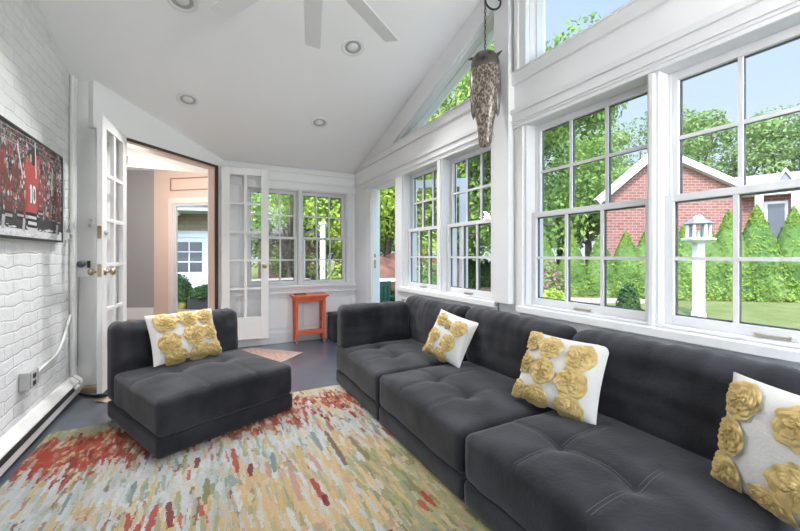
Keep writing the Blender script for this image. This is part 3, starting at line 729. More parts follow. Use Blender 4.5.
def region(x, y):
    y_ = y + rs.uniform(-.12, .12); x_ = x + rs.uniform(-.1, .1)
    if y > 2.76: return 'edge' if x < .1 else 'cream'
    if x_ < -.25 and y_ > 2.28 - .0 * x: return 'red'
    if y_ > 2.32 and x_ < 1.3: return 'red' if rs.rand() < (.9 if x_ < .2 else .78) else 'cream'
    if x_ > .66 and y_ < 1.85: return 'green'
    if y_ < 1.30 and x_ > .1: return 'green' if rs.rand() < .5 else 'gold'
    if x_ > .12 and y_ < 2.0: return 'gold' if rs.rand() < .8 else 'white'
    if x_ < .12 and y_ < 1.75: return 'gold' if rs.rand() < .45 else 'white'
    return 'white'
def pick(reg): c_, p_ = rows[reg]; return c_[rs.choice(len(c_), p=np.array(p_) / sum(p_))]
rug[:] = CREAM
def stroke(x, y, wd_, ln, col, al_=1.0):
    j0, j1 = int((y - ln / 2 - RY0) / py), int((y + ln / 2 - RY0) / py); drift = rs.uniform(-.12, .12); ph = rs.rand() * 6
    for j in range(max(0, j0), min(nr, j1)):
        t_ = (j - j0) / max(1, j1 - j0); hw = wd_ / 2 * (.55 + .45 * math.sin(PI * t_)) * (1 + .18 * math.sin(j * .4 + ph) + .10 * rs.randn())
        xc = x + drift * (t_ - .5) * ln + .0015 * math.sin(j * .35 + ph)
        i0, i1 = int((xc - hw - RX0) / px), int((xc + hw - RX0) / px) + 1
        sl = rug[j, max(0, i0):max(0, min(nc, i1))]; sl += (col - sl) * al_
for _ in range(9000):
    x, y = rs.uniform(RX0, RX1), rs.uniform(RY0, RY1); reg = region(x, y); p0 = rows[reg][0]; base = sum(c_ * k_ for c_, k_ in zip(*rows[reg])) / sum(rows[reg][1])
    col = (pick(reg) * .86 + base * .14) * rs.uniform(.90, 1.10)
    if _ < 3600: stroke(x, y, rs.uniform(.03, .07), rs.uniform(.06, .2), col, .75)
    else: stroke(x, y, rs.uniform(.007, .020), rs.uniform(.03, .11) if reg in ('red', 'cream') else rs.uniform(.05, .20), col, rs.uniform(.6, 1.0))
for x, y, l_, c_ in ((.13, 2.06, .32, RED), (.19, 1.93, .14, DRED), (-.04, 2.12, .13, DRED), (-.13, 1.75, .22, DRED), (-.19, 1.74, .26, RED), (-.23, 1.66, .2, RED), (.44, 1.62, .26, RED), (.45, 1.54, .1, DRED), (-.30, 1.62, .22, OLIVE), (-.36, 1.58, .26, SAGE), (.0, 1.85, .26, OLIVE), (-.1, 1.5, .2, OLIVE),
                    (.62, 1.95, .5, BROWN), (.73, 1.88, .36, OLIVE), (.55, 2.06, .3, SLATE), (.36, 1.75, .4, ROSE), (.30, 1.95, .24, TEAL), (.84, 1.35, .14, RED), (.80, 1.32, .1, RUST), (-.05, 1.4, .18, DRED), (-.12, 1.38, .2, RED), (.02, 1.36, .2, SLATE)):
    stroke(x, y, .022, l_ * .8, c_, .9)
for _ in range(70): stroke(.50 + rs.randn() * .06, 1.12 + rs.randn() * .05, .02, .06, [RED, DRED, RUST][rs.randint(3)])
for _ in range(50): stroke(.72 + rs.randn() * .06, 1.1 + rs.randn() * .04, .025, .05, [TEAL, SLATE][rs.randint(2)])
rug *= .56 * (.90 + .20 * sm(1, 60))[..., None] * (.93 + .14 * rs.rand(nr, nc))[..., None]
edge = 12; bord = (GY > RY1 - .05)
rugo = painted_grid('area_rug', (RX0, RY0, .012), (RX1 - RX0, 0, 0), (0, RY1 - RY0, 0), rug, M_RUG)
so = rugo.modifiers.new('thick', 'SOLIDIFY'); so.thickness = .0115; so.offset = -1
tag(rugo, 'large abstract rug in red, cream, gold and green brush strokes', 'rug')

# small faded mat in front of the french doors (turned with the angled wall)
nc2, nr2 = 150, 70; arr = np.zeros((nr2, nc2, 3)); arr[:] = C(196, 150, 128)
ty, tx = np.mgrid[0:nr2, 0:nc2]
dia = (np.abs((tx % 30) - 15) / 15 + np.abs((ty % 24) - 12) / 12)
arr[dia < .55] = C(176, 112, 96); arr[dia < .25] = C(206, 178, 150); arr[(np.abs(dia - .9) < .08)] = C(150, 128, 118)
bd = np.minimum(np.minimum(tx, nc2 - 1 - tx), np.minimum(ty, nr2 - 1 - ty)); arr[bd < 8] = C(186, 160, 138); arr[bd == 5] = C(150, 86, 74); arr[bd == 2] = C(170, 150, 136)
arr = arr * .5 + .5 * C(182, 164, 156); arr *= (.75 + .3 * rs.rand(nr2, nc2, 1))
tip = V(.93, 4.03, .007)
mato = painted_grid('door_mat', tuple(tip + V(-.7071, -.7071, 0) * 1.62), (.7071 * 1.62, .7071 * 1.62, 0), (-.7071 * .70, .7071 * .70, 0), arr, M_RUG)
so = mato.modifiers.new('thick', 'SOLIDIFY'); so.thickness = .006; so.offset = -1
tag(mato, 'faded pink patterned mat in front of the french doors', 'mat')

# ------------------------------------------------------------------ seating
def tuft(cx0, cx1, cy0, cy1, hx_, hy_, bulge, dimples, seams):
    def fn(p, u, v, w_):
        q = p.copy()
        if w_ > 0:
            k = max(0, w_) ** 2
            q.z += bulge * (1 - abs(u) ** 3) * (1 - abs(v) ** 3) * k
            for (a, b) in dimples:
                r2 = ((p.x - a) ** 2 + (p.y - b) ** 2); q.z -= .026 * math.exp(-r2 / .0035) * k
            for ax, c_, lo, hi in seams:
                t_ = p.x if ax == 'x' else p.y; o_ = p.y if ax == 'x' else p.x
                if lo <= o_ <= hi: q.z -= .006 * math.exp(-((t_ - c_) / .012) ** 2) * k
        n_ = noise.noise(V(p.x * 9, p.y * 9, p.z * 9)) * .004 + noise.noise(V(p.x * 3 + 5, p.y * 3, p.z * 4)) * .006
        q += V(u, v, w_).normalized() * n_
        return q
    return fn

def seat_unit(root, dx, dy, tufts=True, seed=0, dep=.255, sdx=None):
    """local: x depth (0 front .. dx back), y width centred"""
    h = dy / 2 - .004
    b = MB().rbox(.002, dx, -h, h, .004, .104, .014, .02, lambda p, u, v, w_: p + V(u, v, 0) * .003 * noise.noise(V(p.x * 7 + seed, p.y * 7, p.z * 7)))
    b.build('base', M_SUEDEB, root)
    for sx_ in (.06, dx - .07):
        for sy_ in (-h + .07, h - .07):
            MB().lathe([(0, 0), (.022, 0), (.026, .022), (0, .022)], 12, Matrix.Translation((sx_, sy_, 0))).build('foot', M_BLACK, root)
    sd = sdx or dx - .02; cx_ = sd / 2
    dm = [(dep - cx_, b_) for b_ in (-.14, .145)]
    sm_ = [('y', -.14, -cx_, dep + .16 - cx_), ('y', .145, -cx_, dep - cx_), ('x', dep - cx_, -.14, .145), ('x', dep - cx_, .145, h), ('y', .145, dep - cx_, dep + .3 - cx_)]
    fn = tuft(0, sd, -h, h, cx_, h, .026, dm, sm_)
    o = MB().rbox(0, sd, -h, h, .103, .302, .034, .016, fn).build('seat_cushion', M_SUEDE, root)
    # stitched lines on the seat
    st = MB(); cz = .2025; hz = .0995
    for ax, c0, lo, hi in sm_:
        for off in (-.007, .007):
            pts = []
            for k in range(26):
                o_ = lo + .02 + (hi - lo - .04) * k / 25
                p = V(c0 + off, o_, hz) if ax == 'x' else V(o_, c0 + off, hz)
                q = fn(p, p.x / cx_, p.y / h, 1.0); pts.append((q.x + cx_, q.y, q.z + cz + .0008))
            st.tube(pts, .0010, 4)
    st.build('stitching', M_STITCH, o)
    return o

def back_fn(seed, amp=1.0):
    def fn(p, u, v, w_):
        q = p.copy()
        d_ = V(u * .6, v * .35, w_ * .6)
        puff = (1 - abs(v) ** 4) * (1 - min(1, abs(w_)) ** 4)
        q.x += (-.016 if u < 0 else .0) * puff * amp
        fold = noise.noise(V(p.x * 2 + seed, p.y * 3.0 + seed, p.z * 17)) * .0065 + noise.noise(V(p.x * 3, p.y * 20 + seed, p.z * 4)) * .006 * max(0, w_ + .3) + noise.noise(V(p.x * 3 + seed, p.y * 3, p.z * 3)) * .010
        q += V(min(u, 0.0), 0, w_ * .6) * fold * 1.6 * amp
        return q
    return fn

def sofa_module(y0, y1, label, arm=False, seed=0):
    root = thing('sofa_module', label, 'sofa', (.945, (y0 + y1) / 2, .0125), 0, 'modules of the long charcoal sectional sofa')
    w_ = y1 - y0; h = w_ / 2 - .006; dx = .79
    seat_unit(root, dx, w_, True, seed)
    MB().rbox(.640, dx + .004, -h + .003, h - .003, .285, .676, .065, .016, back_fn(seed)).build('back_cushion', M_SUEDE, root)
    if arm:
        def afn(p, u, v, w__):
            q = p.copy(); f_ = noise.noise(V(p.x * 4, p.y * 2, p.z * 20 + 3)) * .006 + noise.noise(V(p.x * 20, p.y * 2, p.z * 3)) * .004 * max(0, w__ + .5)
            q += V(0, v, w__ * .5) * f_ * 1.5; return q
        MB().rbox(.0, .62, h - .17, h + .0, .285, .640, .055, .018, afn).build('end_cushion', M_SUEDE, root)
    return root
sofa_module(2.105, 2.955, 'corner module at the far end of the long charcoal sofa', True, 1)
sofa_module(1.254, 2.101, 'middle module of the long charcoal sofa under the window', False, 5)
sofa_module(.404, 1.250, 'nearest module of the long charcoal sofa beside the viewer', False, 9)

# armless chair at an angle on the rug
ca = math.radians(24.5)
cf, cr_ = V(-.236, 2.279, 0), V(.472, 2.654, 0)
mid = (cf + cr_) / 2
chair = thing('armless_chair', 'charcoal suede armless lounge chair on the rug by the brick wall', 'chair', (mid.x + .085 * math.sin(ca), mid.y - .085 * math.cos(ca), .0125), ca + PI / 2)
# local x = depth (pointing away from its front), y = width
seat_unit(chair, .84, .825, True, 20, .42, .725)
MB().rbox(.695, .860, -.413, .413, .100, .612, .055, .016, back_fn(33, 1.25)).build('back_cushion', M_SUEDE, chair)

# ------------------------------------------------------------------ pillows with ruffled rosettes
def pillow(tl, tr, br, bl, label, ros, thick=.115, seed=0):
    tl, tr, br, bl = map(Vector, (tl, tr, br, bl)); rr = random.Random(seed)
    cen = (tl + tr + br + bl) / 4; nrm = (tr - bl).cross(tl - br).normalized()
    if nrm.dot(Vector(cam.location) - cen) < 0: nrm = -nrm
    root = thing('throw_pillow', label, 'pillow', (cen.x, cen.y, min(bl.z, br.z)), 0, 'white throw pillows with mustard rosettes')
    def surf(u, v, side):
        a, b = 2 * u - 1, 2 * v - 1
        pin = 1 - .05 * (1 - b * b) * abs(a) ** 3; pin2 = 1 - .05 * (1 - a * a) * abs(b) ** 3
        uu, vv = .5 + a * pin / 2, .5 + b * pin2 / 2
        p = (bl * (1 - uu) + br * uu) * (1 - vv) + (tl * (1 - uu) + tr * uu) * vv
        bul = max(0, (1 - abs(a) ** 2.4) * (1 - abs(b) ** 2.4)) ** .6
        wr = noise.noise(V(u * 6 + seed, v * 6, side)) * .006 * (1 - bul * .5)
        return p + nrm * side * (thick / 2 * bul + .002) + nrm * wr * bul
    mb = MB(); n = 26
    for side in (1, -1):
        vs = [surf(i / n, j / n, side) for j in range(n + 1) for i in range(n + 1)]
        mb.add(vs, [(j * (n + 1) + i, j * (n + 1) + i + 1, (j + 1) * (n + 1) + i + 1, (j + 1) * (n + 1) + i) for j in range(n) for i in range(n)], True)
    rim = [(i / n, 0) for i in range(n)] + [(1, j / n) for j in range(n)] + [(1 - i / n, 1) for i in range(n)] + [(0, 1 - j / n) for j in range(n)]
    k = len(rim); vs = [surf(u, v, 1) for u, v in rim] + [surf(u, v, -1) for u, v in rim]
    mb.add(vs, [(i, (i + 1) % k, (i + 1) % k + k, i + k) for i in range(k)])
    mb.build('cover', M_COTTON, root, world=True)
    wu = (tr - tl).length; wv = (tl - bl).length
    for (u, v, rad) in ros:
        rad *= 1.03; ru, rv = rad / wu, rad / wv
        fl = MB(); N = 40
        ph = [rr.uniform(0, 6.28) for _ in range(12)]
        def pt(r_, a_, lift):
            q = (u + ru * r_ * math.cos(a_), v + rv * r_ * math.sin(a_))
            qu, qv = min(1.0, max(0, q[0])), min(1.0, max(0, q[1]))
            base = surf(qu, qv, 1)
            lift *= 1.0
            ex_ = (tr - tl).normalized() * (q[0] - qu) * wu * .5 + (tl - bl).normalized() * (q[1] - qv) * wv * .5
            fall = -((abs(q[0] - qu) * wu + abs(q[1] - qv) * wv)) * .8
            return base + nrm * (lift + fall) + ex_
        rings = 6
        for q in range(rings):
            ro = 1.03 - q * .165; ri = max(.02, ro - .30); vs = []
            off = ph[q]
            for a in range(N):
                an = a * 2 * PI / N
                wob = math.sin(an * 5 + off) * .5 + math.sin(an * 9 + off * 2) * .5
                wob2 = math.sin(an * 7 + off * 3)
                vs.append(pt(max(.0, ri + .03 * wob2), an, .006 + q * .0022))
                vs.append(pt(ro * .90 + .05 * wob, an, .012 + q * .0022 + .005 * wob2))
                vs.append(pt(ro + .07 * wob, an, .008 + q * .0022 + .006 * wob))
            fs = []
            for a in range(N):
                b = (a + 1) % N
                fs += [(a * 3, b * 3, b * 3 + 1, a * 3 + 1), (a * 3 + 1, b * 3 + 1, b * 3 + 2, a * 3 + 2)]
            fl.add(vs, fs, True)
        fl.build('rosette', M_MUST, root, world=True)
    return root
pillow((-.357, 2.890, .660), (.032, 3.095, .660), (.0975, 2.975, .354), (-.2905, 2.764, .354), 'white pillow with mustard rosettes on the armless chair',
       [(.22, .80, .068), (.54, .84, .066), (.83, .82, .058), (.22, .36, .066), (.58, .46, .068), (.86, .46, .058), (.30, .05, .066), (.64, .06, .066), (.90, .10, .058)], .105, 1)
pillow((1.486, 2.205, .670), (1.578, 1.902, .610), (1.424, 1.910, .332), (1.336, 2.218, .386), 'white pillow with mustard rosettes tilted against the corner module, farthest on the sofa',
       [(.22, .80, .046), (.44, .72, .030), (.72, .72, .054), (.20, .40, .052), (.62, .36, .054), (.18, .08, .048), (.52, .06, .050)], .11, 2)
pillow((1.498, 1.384, .660), (1.580, 1.015, .650), (1.442, .992, .334), (1.357, 1.379, .352), 'white pillow with mustard rosettes between the middle and nearest sofa modules',
       [(.10, .86, .052), (.38, .80, .056), (.76, .76, .062), (.07, .52, .050), (.36, .45, .058), (.72, .40, .064), (.05, .12, .046), (.33, .08, .056), (.72, .06, .062)], .12, 3)
pillow((1.521, .564, .672), (1.40, .23, .668), (1.335, .258, .334), (1.458, .592, .334), 'white pillow with mustard rosettes nearest the viewer, cut by the frame edge',
       [(.20, .80, .058), (.66, .76, .060), (.16, .46, .056), (.70, .30, .062), (.14, .12, .060), (.52, .04, .056)], .12, 4)

# ------------------------------------------------------------------ orange console table and storage cube
tb = thing('console_table', 'narrow orange console table under the end wall windows', 'table', (1.09, 4.50, 0))
tx0, tx1, ty0, ty1 = .925, 1.285, 4.40, 4.575
MB().box(tx0 - .035, tx1 + .035, ty0 - .03, ty1 + .02, .560, .582).build('tabletop', M_ORANGE, tb, world=True, bevel=.004)
mb = MB(); mb.box(tx0 + .01, tx1 - .01, ty0 + .005, ty0 + .02, .505, .560); mb.box(tx0 + .01, tx1 - .01, ty1 - .02, ty1 - .005, .505, .560); mb.box(tx0 + .005, tx0 + .02, ty0 + .01, ty1 - .01, .505, .560); mb.box(tx1 - .02, tx1 - .005, ty0 + .01, ty1 - .01, .505, .560)
mb.box(tx0 - .015, tx1 + .015, ty0 - .012, ty1 + .008, .545, .560)
mb.build('apron', M_ORANGE, tb, world=True)
for x in (tx0 + .016, tx1 - .016):
    for y in (ty0 + .016, ty1 - .016):
        mb = MB(); a, b = .017, .011
        vs = [(x - a, y - a, .56), (x + a, y - a, .56), (x + a, y + a, .56), (x - a, y + a, .56), (x - b, y - b, .035), (x + b, y - b, .035), (x + b, y + b, .035), (x - b, y + b, .035)]
        mb.add(vs, [(0, 1, 2, 3), (7, 6, 5, 4), (0, 4, 5, 1), (1, 5, 6, 2), (2, 6, 7, 3), (3, 7, 4, 0)])
        lg = mb.build('leg', M_ORANGE, tb, world=True)
        mb = MB().lathe([(0, 0.0), (.007, 0.0), (.010, .036), (0, .036)], 10, Matrix.Translation((x, y, 0)))
        mb.v = [p - Vector(tb.location) for p in mb.v]
        tag(mb.build('leg_tip', M_STEEL, lg), 'steel leg tip')
mb = MB(); mb.box(tx0 + .02, tx1 - .02, ty0 + .012, ty1 - .012, .130, .146); mb.box(tx0 + .02, tx1 - .02, ty0 + .006, ty0 + .014, .118, .158)
mb.build('shelf', M_ORANGE, tb, world=True)
bk = thing('paint_tin', 'small dark slate coaster tray lying on the orange table', 'tray', (1.0, 4.47, .582))
bk.name = 'tray'
MB().box(.93, 1.05, 4.42, 4.50, .5825, .592).build('base', mat('dark slate', (.10, .08, .075), .5), bk, world=True, bevel=.003)
MB().box(.925, .930, 4.415, 4.505, .5825, .600).box(1.05, 1.055, 4.415, 4.505, .5825, .600).box(.925, 1.055, 4.415, 4.42, .5825, .600).box(.925, 1.055, 4.50, 4.505, .5825, .600).build('rim', mat('tray rim', (.25, .10, .06), .5), bk, world=True)
cb = thing('storage_cube', 'dark fabric storage cube behind the far sofa corner', 'box', (1.50, 4.45, 0))
MB().rbox(1.36, 1.64, 4.32, 4.60, .0, .30, .02, .03).build('body', M_SUEDEB, cb, world=True)
MB().rbox(1.355, 1.645, 4.315, 4.605, .295, .34, .018, .03).build('lid', M_SUEDE, cb, world=True)

# ------------------------------------------------------------------ hook, chain and hanging owl
HX, HY = 1.592, 1.86
hk = thing('hook', 'black iron hook screwed to the gable post', 'hook', (XR - .05, 1.84, 2.70))
pts = []
for k in range(20):
    t_ = k / 19
    if t_ < .45:
        a = t_ / .45; pts.append((XR - .052, 1.835, 2.95 - .25 * a))
    else:
        a = (t_ - .45) / .55 * PI; rx = (XR - .052 - HX) / 2
        pts.append((HX + rx + rx * math.cos(a), 1.835 + (HY - 1.835) * (1 - math.cos(a)) / 2, 2.70 - .055 * math.sin(a) + .0 * a))
pts.append((HX - .002, HY, 2.712))
MB().tube(pts, .0065, 8).build('arm', M_IRON, hk, world=True)
MB().lathe([(0, -.010), (.008, -.007), (.010, 0), (.008, .007), (0, .010)], 12, Matrix.Translation((HX - .002, HY, 2.722))).build('ball', M_IRON, hk, world=True)
MB().box(XR - .056, XR - .0505, 1.815, 1.855, 2.72, 2.86).build('plate', M_IRON, hk, world=True)
cn = thing('chain', 'short dark chain holding the wooden owl', 'chain', (HX, HY, 2.36))
lk = None; nl = 15
for k in range(nl):
    if lk is None:
        ring = [(.0060 * math.cos(a * 2 * PI / 12), 0, .0135 * math.sin(a * 2 * PI / 12)) for a in range(13)]
        lk = MB().tube(ring, .0022, 6, cap=False).build('link', M_IRON, cn); o = lk
    else: o = lk.copy(); COL.objects.link(o); o.parent = cn
    o.location = (0, 0, .335 - .0225 * k); o.rotation_euler = (0, 0, TH + (PI / 2 if k % 2 else 0))
def owl_mat():
    m = mat('painted wooden owl', (.30, .24, .18), .3, .5, coat=.3); t = m.node_tree; b = t.nodes['Principled BSDF']
    tcn = t.nodes.new('ShaderNodeTexCoord'); mp = t.nodes.new('ShaderNodeMapping'); mp.inputs['Scale'].default_value = (80, 80, 46); mp.inputs['Rotation'].default_value = (0, .5, 0)
    vo = t.nodes.new('ShaderNodeTexVoronoi'); vo.inputs['Scale'].default_value = 1.0; vo.inputs['Randomness'].default_value = .8
    r = t.nodes.new('ShaderNodeValToRGB'); el = r.color_ramp.elements
    el[0].position = .25; el[0].color = (.05, .04, .032, 1); el[1].position = .75; el[1].color = (.36, .32, .27, 1); e = el.new(.5); e.color = (.16, .115, .08, 1)
    t.links.new(tcn.outputs['Object'], mp.inputs[0]); t.links.new(mp.outputs[0], vo.inputs['Vector']); t.links.new(vo.outputs['Distance'], r.inputs[0]); t.links.new(r.outputs[0], b.inputs['Base Color'])
    return m
M_OWL = owl_mat(); M_OWLD = mat('dark owl head', (.055, .045, .038), .35, .5, (.085, .07, .06), 30, 4, coat=.3); M_OWLW = mat('grey owl wing', (.30, .28, .26), .25, .5, (.10, .085, .07), 16, 4, coat=.4)
ow = thing('owl_ornament', 'carved wooden owl hanging by a chain beside the gable post', 'ornament', (HX, HY, 1.745), -TH - .35)
prof = [(0, .0), (.030, .008), (.042, .03), (.045, .08), (.050, .14), (.068, .22), (.088, .31), (.098, .39), (.099, .46), (.092, .51), (.080, .545)]
MB().lathe(prof, 28, sxy=(1.0, .72)).build('body', M_OWL, ow)
MB().lathe([(.086, .505), (.091, .52), (.090, .545), (.080, .580), (.060, .605), (.034, .618), (0, .622)], 28, sxy=(1.0, .80)).build('head', M_OWLD, ow)
for s in (-1, 1):
    mb = MB(); mb.tube([(s * .060, 0, .572), (s * .085, -.01, .585), (s * .108, -.015, .600 if s > 0 else .578)], [.014, .010, .003], 8); mb.build('ear_tuft', M_OWLD, ow)
    mb = MB(); pr = [(0, .19), (.030, .22), (.05, .28), (.06, .35), (.058, .42), (.04, .49), (0, .52)]
    mb.lathe([(r_ * .42, z) for r_, z in pr], 14, Matrix.Translation((s * .077, .010, 0)), sxy=(.9, 1.9)); mb.build('wing', M_OWLW, ow)
mb = MB(); mb.tube([(0, -.060, .555), (0, -.082, .540), (0, -.084, .522)], [.012, .008, .002], 8); mb.build('beak', M_IRON, ow)
for s in (-1, 1): MB().lathe([(0, .0), (.016, .0), (.014, .006), (0, .008)], 12, Matrix.Translation((s * .032, -.054, .572)) @ Matrix.Rotation(PI / 2, 4, 'X')).build('eye', M_IRON, ow)
MB().tube([(0, 0, .61), (0, 0, .632)], .004, 6).build('eyelet', M_IRON, ow)

# ------------------------------------------------------------------ outdoors
GZ = -.15
M_LAWN = mat('lawn', (.095, .115, .032), .95, .1, (.14, .145, .052), 2.5, 8, .3, 60)
M_MULCH = mat('mulch', (.15, .09, .06), .95, .1, (.22, .15, .11), 6, 6)
M_PATH = mat('pinkish gravel path', (.27, .21, .17), .95, .1, (.34, .28, .24), 7, 5)
mb = MB(); mb.box(-40, 60, -30, 70, GZ - .2, GZ)
struct('ground', mb, M_LAWN, 'sunlit lawn outside the windows', 'lawn')
struct('patio', MB().box(-3.5, 5.0, -7.0, YF - .16, GZ, GZ + .05), mat('added bounce stone', (.66, .64, .60), .9, .1, (.58, .56, .53), 3, 4), 'added pale stone slab, unseen behind the viewer, bouncing sunlight into the room', 'patio')  # added bright ground, out of view, reflects sun up to the ceiling
def strip(name, pts, z0, z1, m_, label, cat, kind='structure'):
    mb = MB(); mb.prism([(p.x, p.y, z0) for p in pts], (0, 0, z1 - z0)); return tag(mb.build(name, m_), label, cat, kind=kind)
strip('mulch_bed', [look(480, 11.0), look(700, 9.9), look(1000, 9.0), look(1000, 12.0), look(700, 12.0), look(480, 13.5)], GZ, GZ + .03, M_MULCH, 'tan mulch strip under the arborvitae hedge', 'garden bed')
strip('path', [look(500, 9.6), look(660, 9.2), look(672, 9.9), look(500, 10.9)], GZ, GZ + .02, M_PATH, 'pinkish garden path before the hedge', 'path')

def leaves(mb, fn, n, size, rr):
    for _ in range(n):
        p, nn = fn(rr)
        s = size * rr.uniform(.6, 1.3)
        a = Vector((rr.gauss(0, 1), rr.gauss(0, 1), rr.gauss(0, 1))).normalized(); a = (a * .75 + nn).normalized()
        t = a.cross(V(rr.gauss(0, 1), rr.gauss(0, 1), rr.gauss(0, 1))).normalized(); b = a.cross(t)
        mb.add([p - t * s, p - b * s * .55, p + t * s, p + b * s * .55], [(0, 1, 2, 3)])
LM = {'mid': leaf_mat('mid green leaves', (0.081, 0.146, 0.033), (0.186, 0.290, 0.069), (0.338, 0.436, 0.137), 1.1),
      'dark': leaf_mat('dark green leaves', (0.052, 0.104, 0.031), (0.122, 0.204, 0.056), (0.234, 0.321, 0.104), 1.0),
      'lime': leaf_mat('lime leaves', (0.201, 0.295, 0.039), (0.372, 0.465, 0.077), (0.542, 0.581, 0.170), 1.3, .45),
      'hedge': leaf_mat('arborvitae leaves', (0.081, 0.136, 0.022), (0.174, 0.260, 0.043), (0.285, 0.360, 0.093), 3.5),
      'box': leaf_mat('boxwood leaves', (0.022, 0.050, 0.019), (0.043, 0.087, 0.031), (0.081, 0.136, 0.046), 6),
      'blue': leaf_mat('hazy wood leaves', (0.107, 0.171, 0.057), (0.200, 0.271, 0.093), (0.314, 0.385, 0.156), .5),
      'yel': leaf_mat('yellow blossom', (0.279, 0.260, 0.031), (0.446, 0.372, 0.050), (0.527, 0.446, 0.112), 8),
      'pink': leaf_mat('pink blossom', (0.217, 0.062, 0.099), (0.372, 0.136, 0.186), (0.465, 0.260, 0.298), 8)}
M_BARK = mat('bark', (.11, .085, .065), .95, .1, (.06, .045, .035), 9, 5, .5, 20)
M_BIRCH = mat('pale bark', (.50, .47, .42), .9, .1, (.32, .29, .26), 9, 5)

protos = {}
def tree_proto(kind, seed, bark=None):
    """unit tree: height about 1, crown radius about .36"""
    key = (kind, seed)
    if key in protos: return protos[key]
    rr = random.Random(seed); blobs = []
    for k in range(26):
        a = rr.uniform(0, 2 * PI); z = rr.uniform(.22, .92); rad = .34 * math.sin(PI * min(1, (z - .05) / .98)) ** .7 * math.sqrt(rr.uniform(.1, 1))
        blobs.append((V(rad * math.cos(a), rad * math.sin(a), z), rr.uniform(.07, .15)))
    def fn(r_):
        c_, b = r_.choice(blobs); d_ = V(r_.gauss(0, 1), r_.gauss(0, 1), r_.gauss(0, 1)).normalized(); return c_ + V(d_.x, d_.y, d_.z * .75) * b * r_.uniform(.75, 1.05), d_
    mb = MB(); leaves(mb, fn, 8500, .0105, rr)
    tr_ = MB(); tr_.tube([(0, 0, -.02), (.006, .004, .2), (-.004, .0, .45), (.004, 0, .8)], [.022, .017, .012, .003], 8)
    for k in range(7):
        c_, b = rr.choice(blobs); z0 = rr.uniform(.2, .5); tr_.tube([(0, 0, z0), tuple(c_ * .55 + V(0, 0, z0) * .45), tuple(c_)], [.009, .006, .002], 6)
    def fin(m_, name, mt):
        me = m_.build(name, mt); return me
    f_ = mb.build('foliage', LM[kind]); t_ = tr_.build('trunk', bark or M_BARK)
    protos[key] = (f_, t_, [False]); return protos[key]
def tree(u, D, h, wd_, kind, seed, label, rz=0, bark=None, name='tree', cat='tree', group='trees around the garden'):
    p = look(u, D, GZ); f_, t_, used = tree_proto(kind, seed, bark)
    root = thing(name, label, cat, p, rz, group)
    for o in (f_, t_):
        if used[0]: o = o.copy(); COL.objects.link(o)
        o.parent = root; o.scale = (h * wd_, h * wd_, h)
    used[0] = True
    return root
# right-hand windows: big tree, woods behind the brick house
tree(522, 13.0, 9.9, .80, 'mid', 1, 'tall leafy tree filling the left of the window beside the gable post', .3)
tree(588, 22.0, 8.8, .8, 'mid', 2, 'tree with a dark trunk left of the brick gable', 1.2)
tree(500, 14.0, 7.8, 1.0, 'dark', 3, 'dark tree seen through the window left of the gable post', 2.0)
for i, (u, D, h, wv) in enumerate(((640, 27, 11.0, 1.1), (690, 30, 13.2, 1.15), (735, 33, 13.8, 1.15), (780, 29, 12.6, 1.15), (825, 32, 14.2, 1.15), (872, 28, 13.2, 1.15), (925, 31, 14.6, 1.15), (590, 34, 12, 1.1))):
    tree(u, D, h, wv, 'blue', 4 + i % 2, ['rounded wood tree peeking over the roof apex', 'wood tree above the left roof slope of the brick house', 'wood tree above the valley of the brick house roofs', 'wood tree above the long grey roof', 'wood tree at the right picture edge above the roof',
         'wood tree beyond the right picture edge', 'farthest right wood tree out of the frame', 'wood tree behind the trunk tree'][i], i * 1.1, group='woods behind the brick house')
# straight ahead and left: garden trees
for i, (u, D, h, wv, kd, sd) in enumerate(((455, 12.5, 8.2, 1.0, 'mid', 1), (425, 15, 8.6, 1.1, 'lime', 6), (474, 19, 12.0, 1.1, 'mid', 2), (388, 9.5, 4.6, 1.15, 'lime', 6), (402, 13, 6.5, 1.1, 'lime', 6), (352, 10.5, 5.2, 1.15, 'lime', 6), (318, 10.0, 5.0, 1.1, 'lime', 7), (283, 13.2, 6.2, 1.1, 'mid', 2),
                                           (290, 8.6, 4.0, .9, 'mid', 1), (300, 15, 6.8, 1.2, 'dark', 3), (340, 16, 7.5, 1.3, 'mid', 2), (266, 20, 8.0, 1.2, 'mid', 1), (375, 19, 9, 1.3, 'mid', 1), (520, 22, 10, 1.25, 'mid', 2), (560, 24, 10, 1.2, 'blue', 4))):
    tree(u, D, h, wv, kd, sd, ['mid green tree behind the open storm door', 'mid green tree in the window beside the side doorway', 'dark tree far across the lawn', 'bright lime tree framed by the side doorway', 'second lime tree behind the doorway tree', 'lime tree right of the end window', 'lime tree above the flower border', 'green tree in the left end window',
         'green tree behind the french door glass', 'dark tree behind the flower border', 'tall green tree far behind the end window', 'green tree left of the end windows', 'tall tree far behind the side doorway', 'green tree far behind the dark tree', 'hazy tree far behind the tall leafy tree'][i], i * .9)

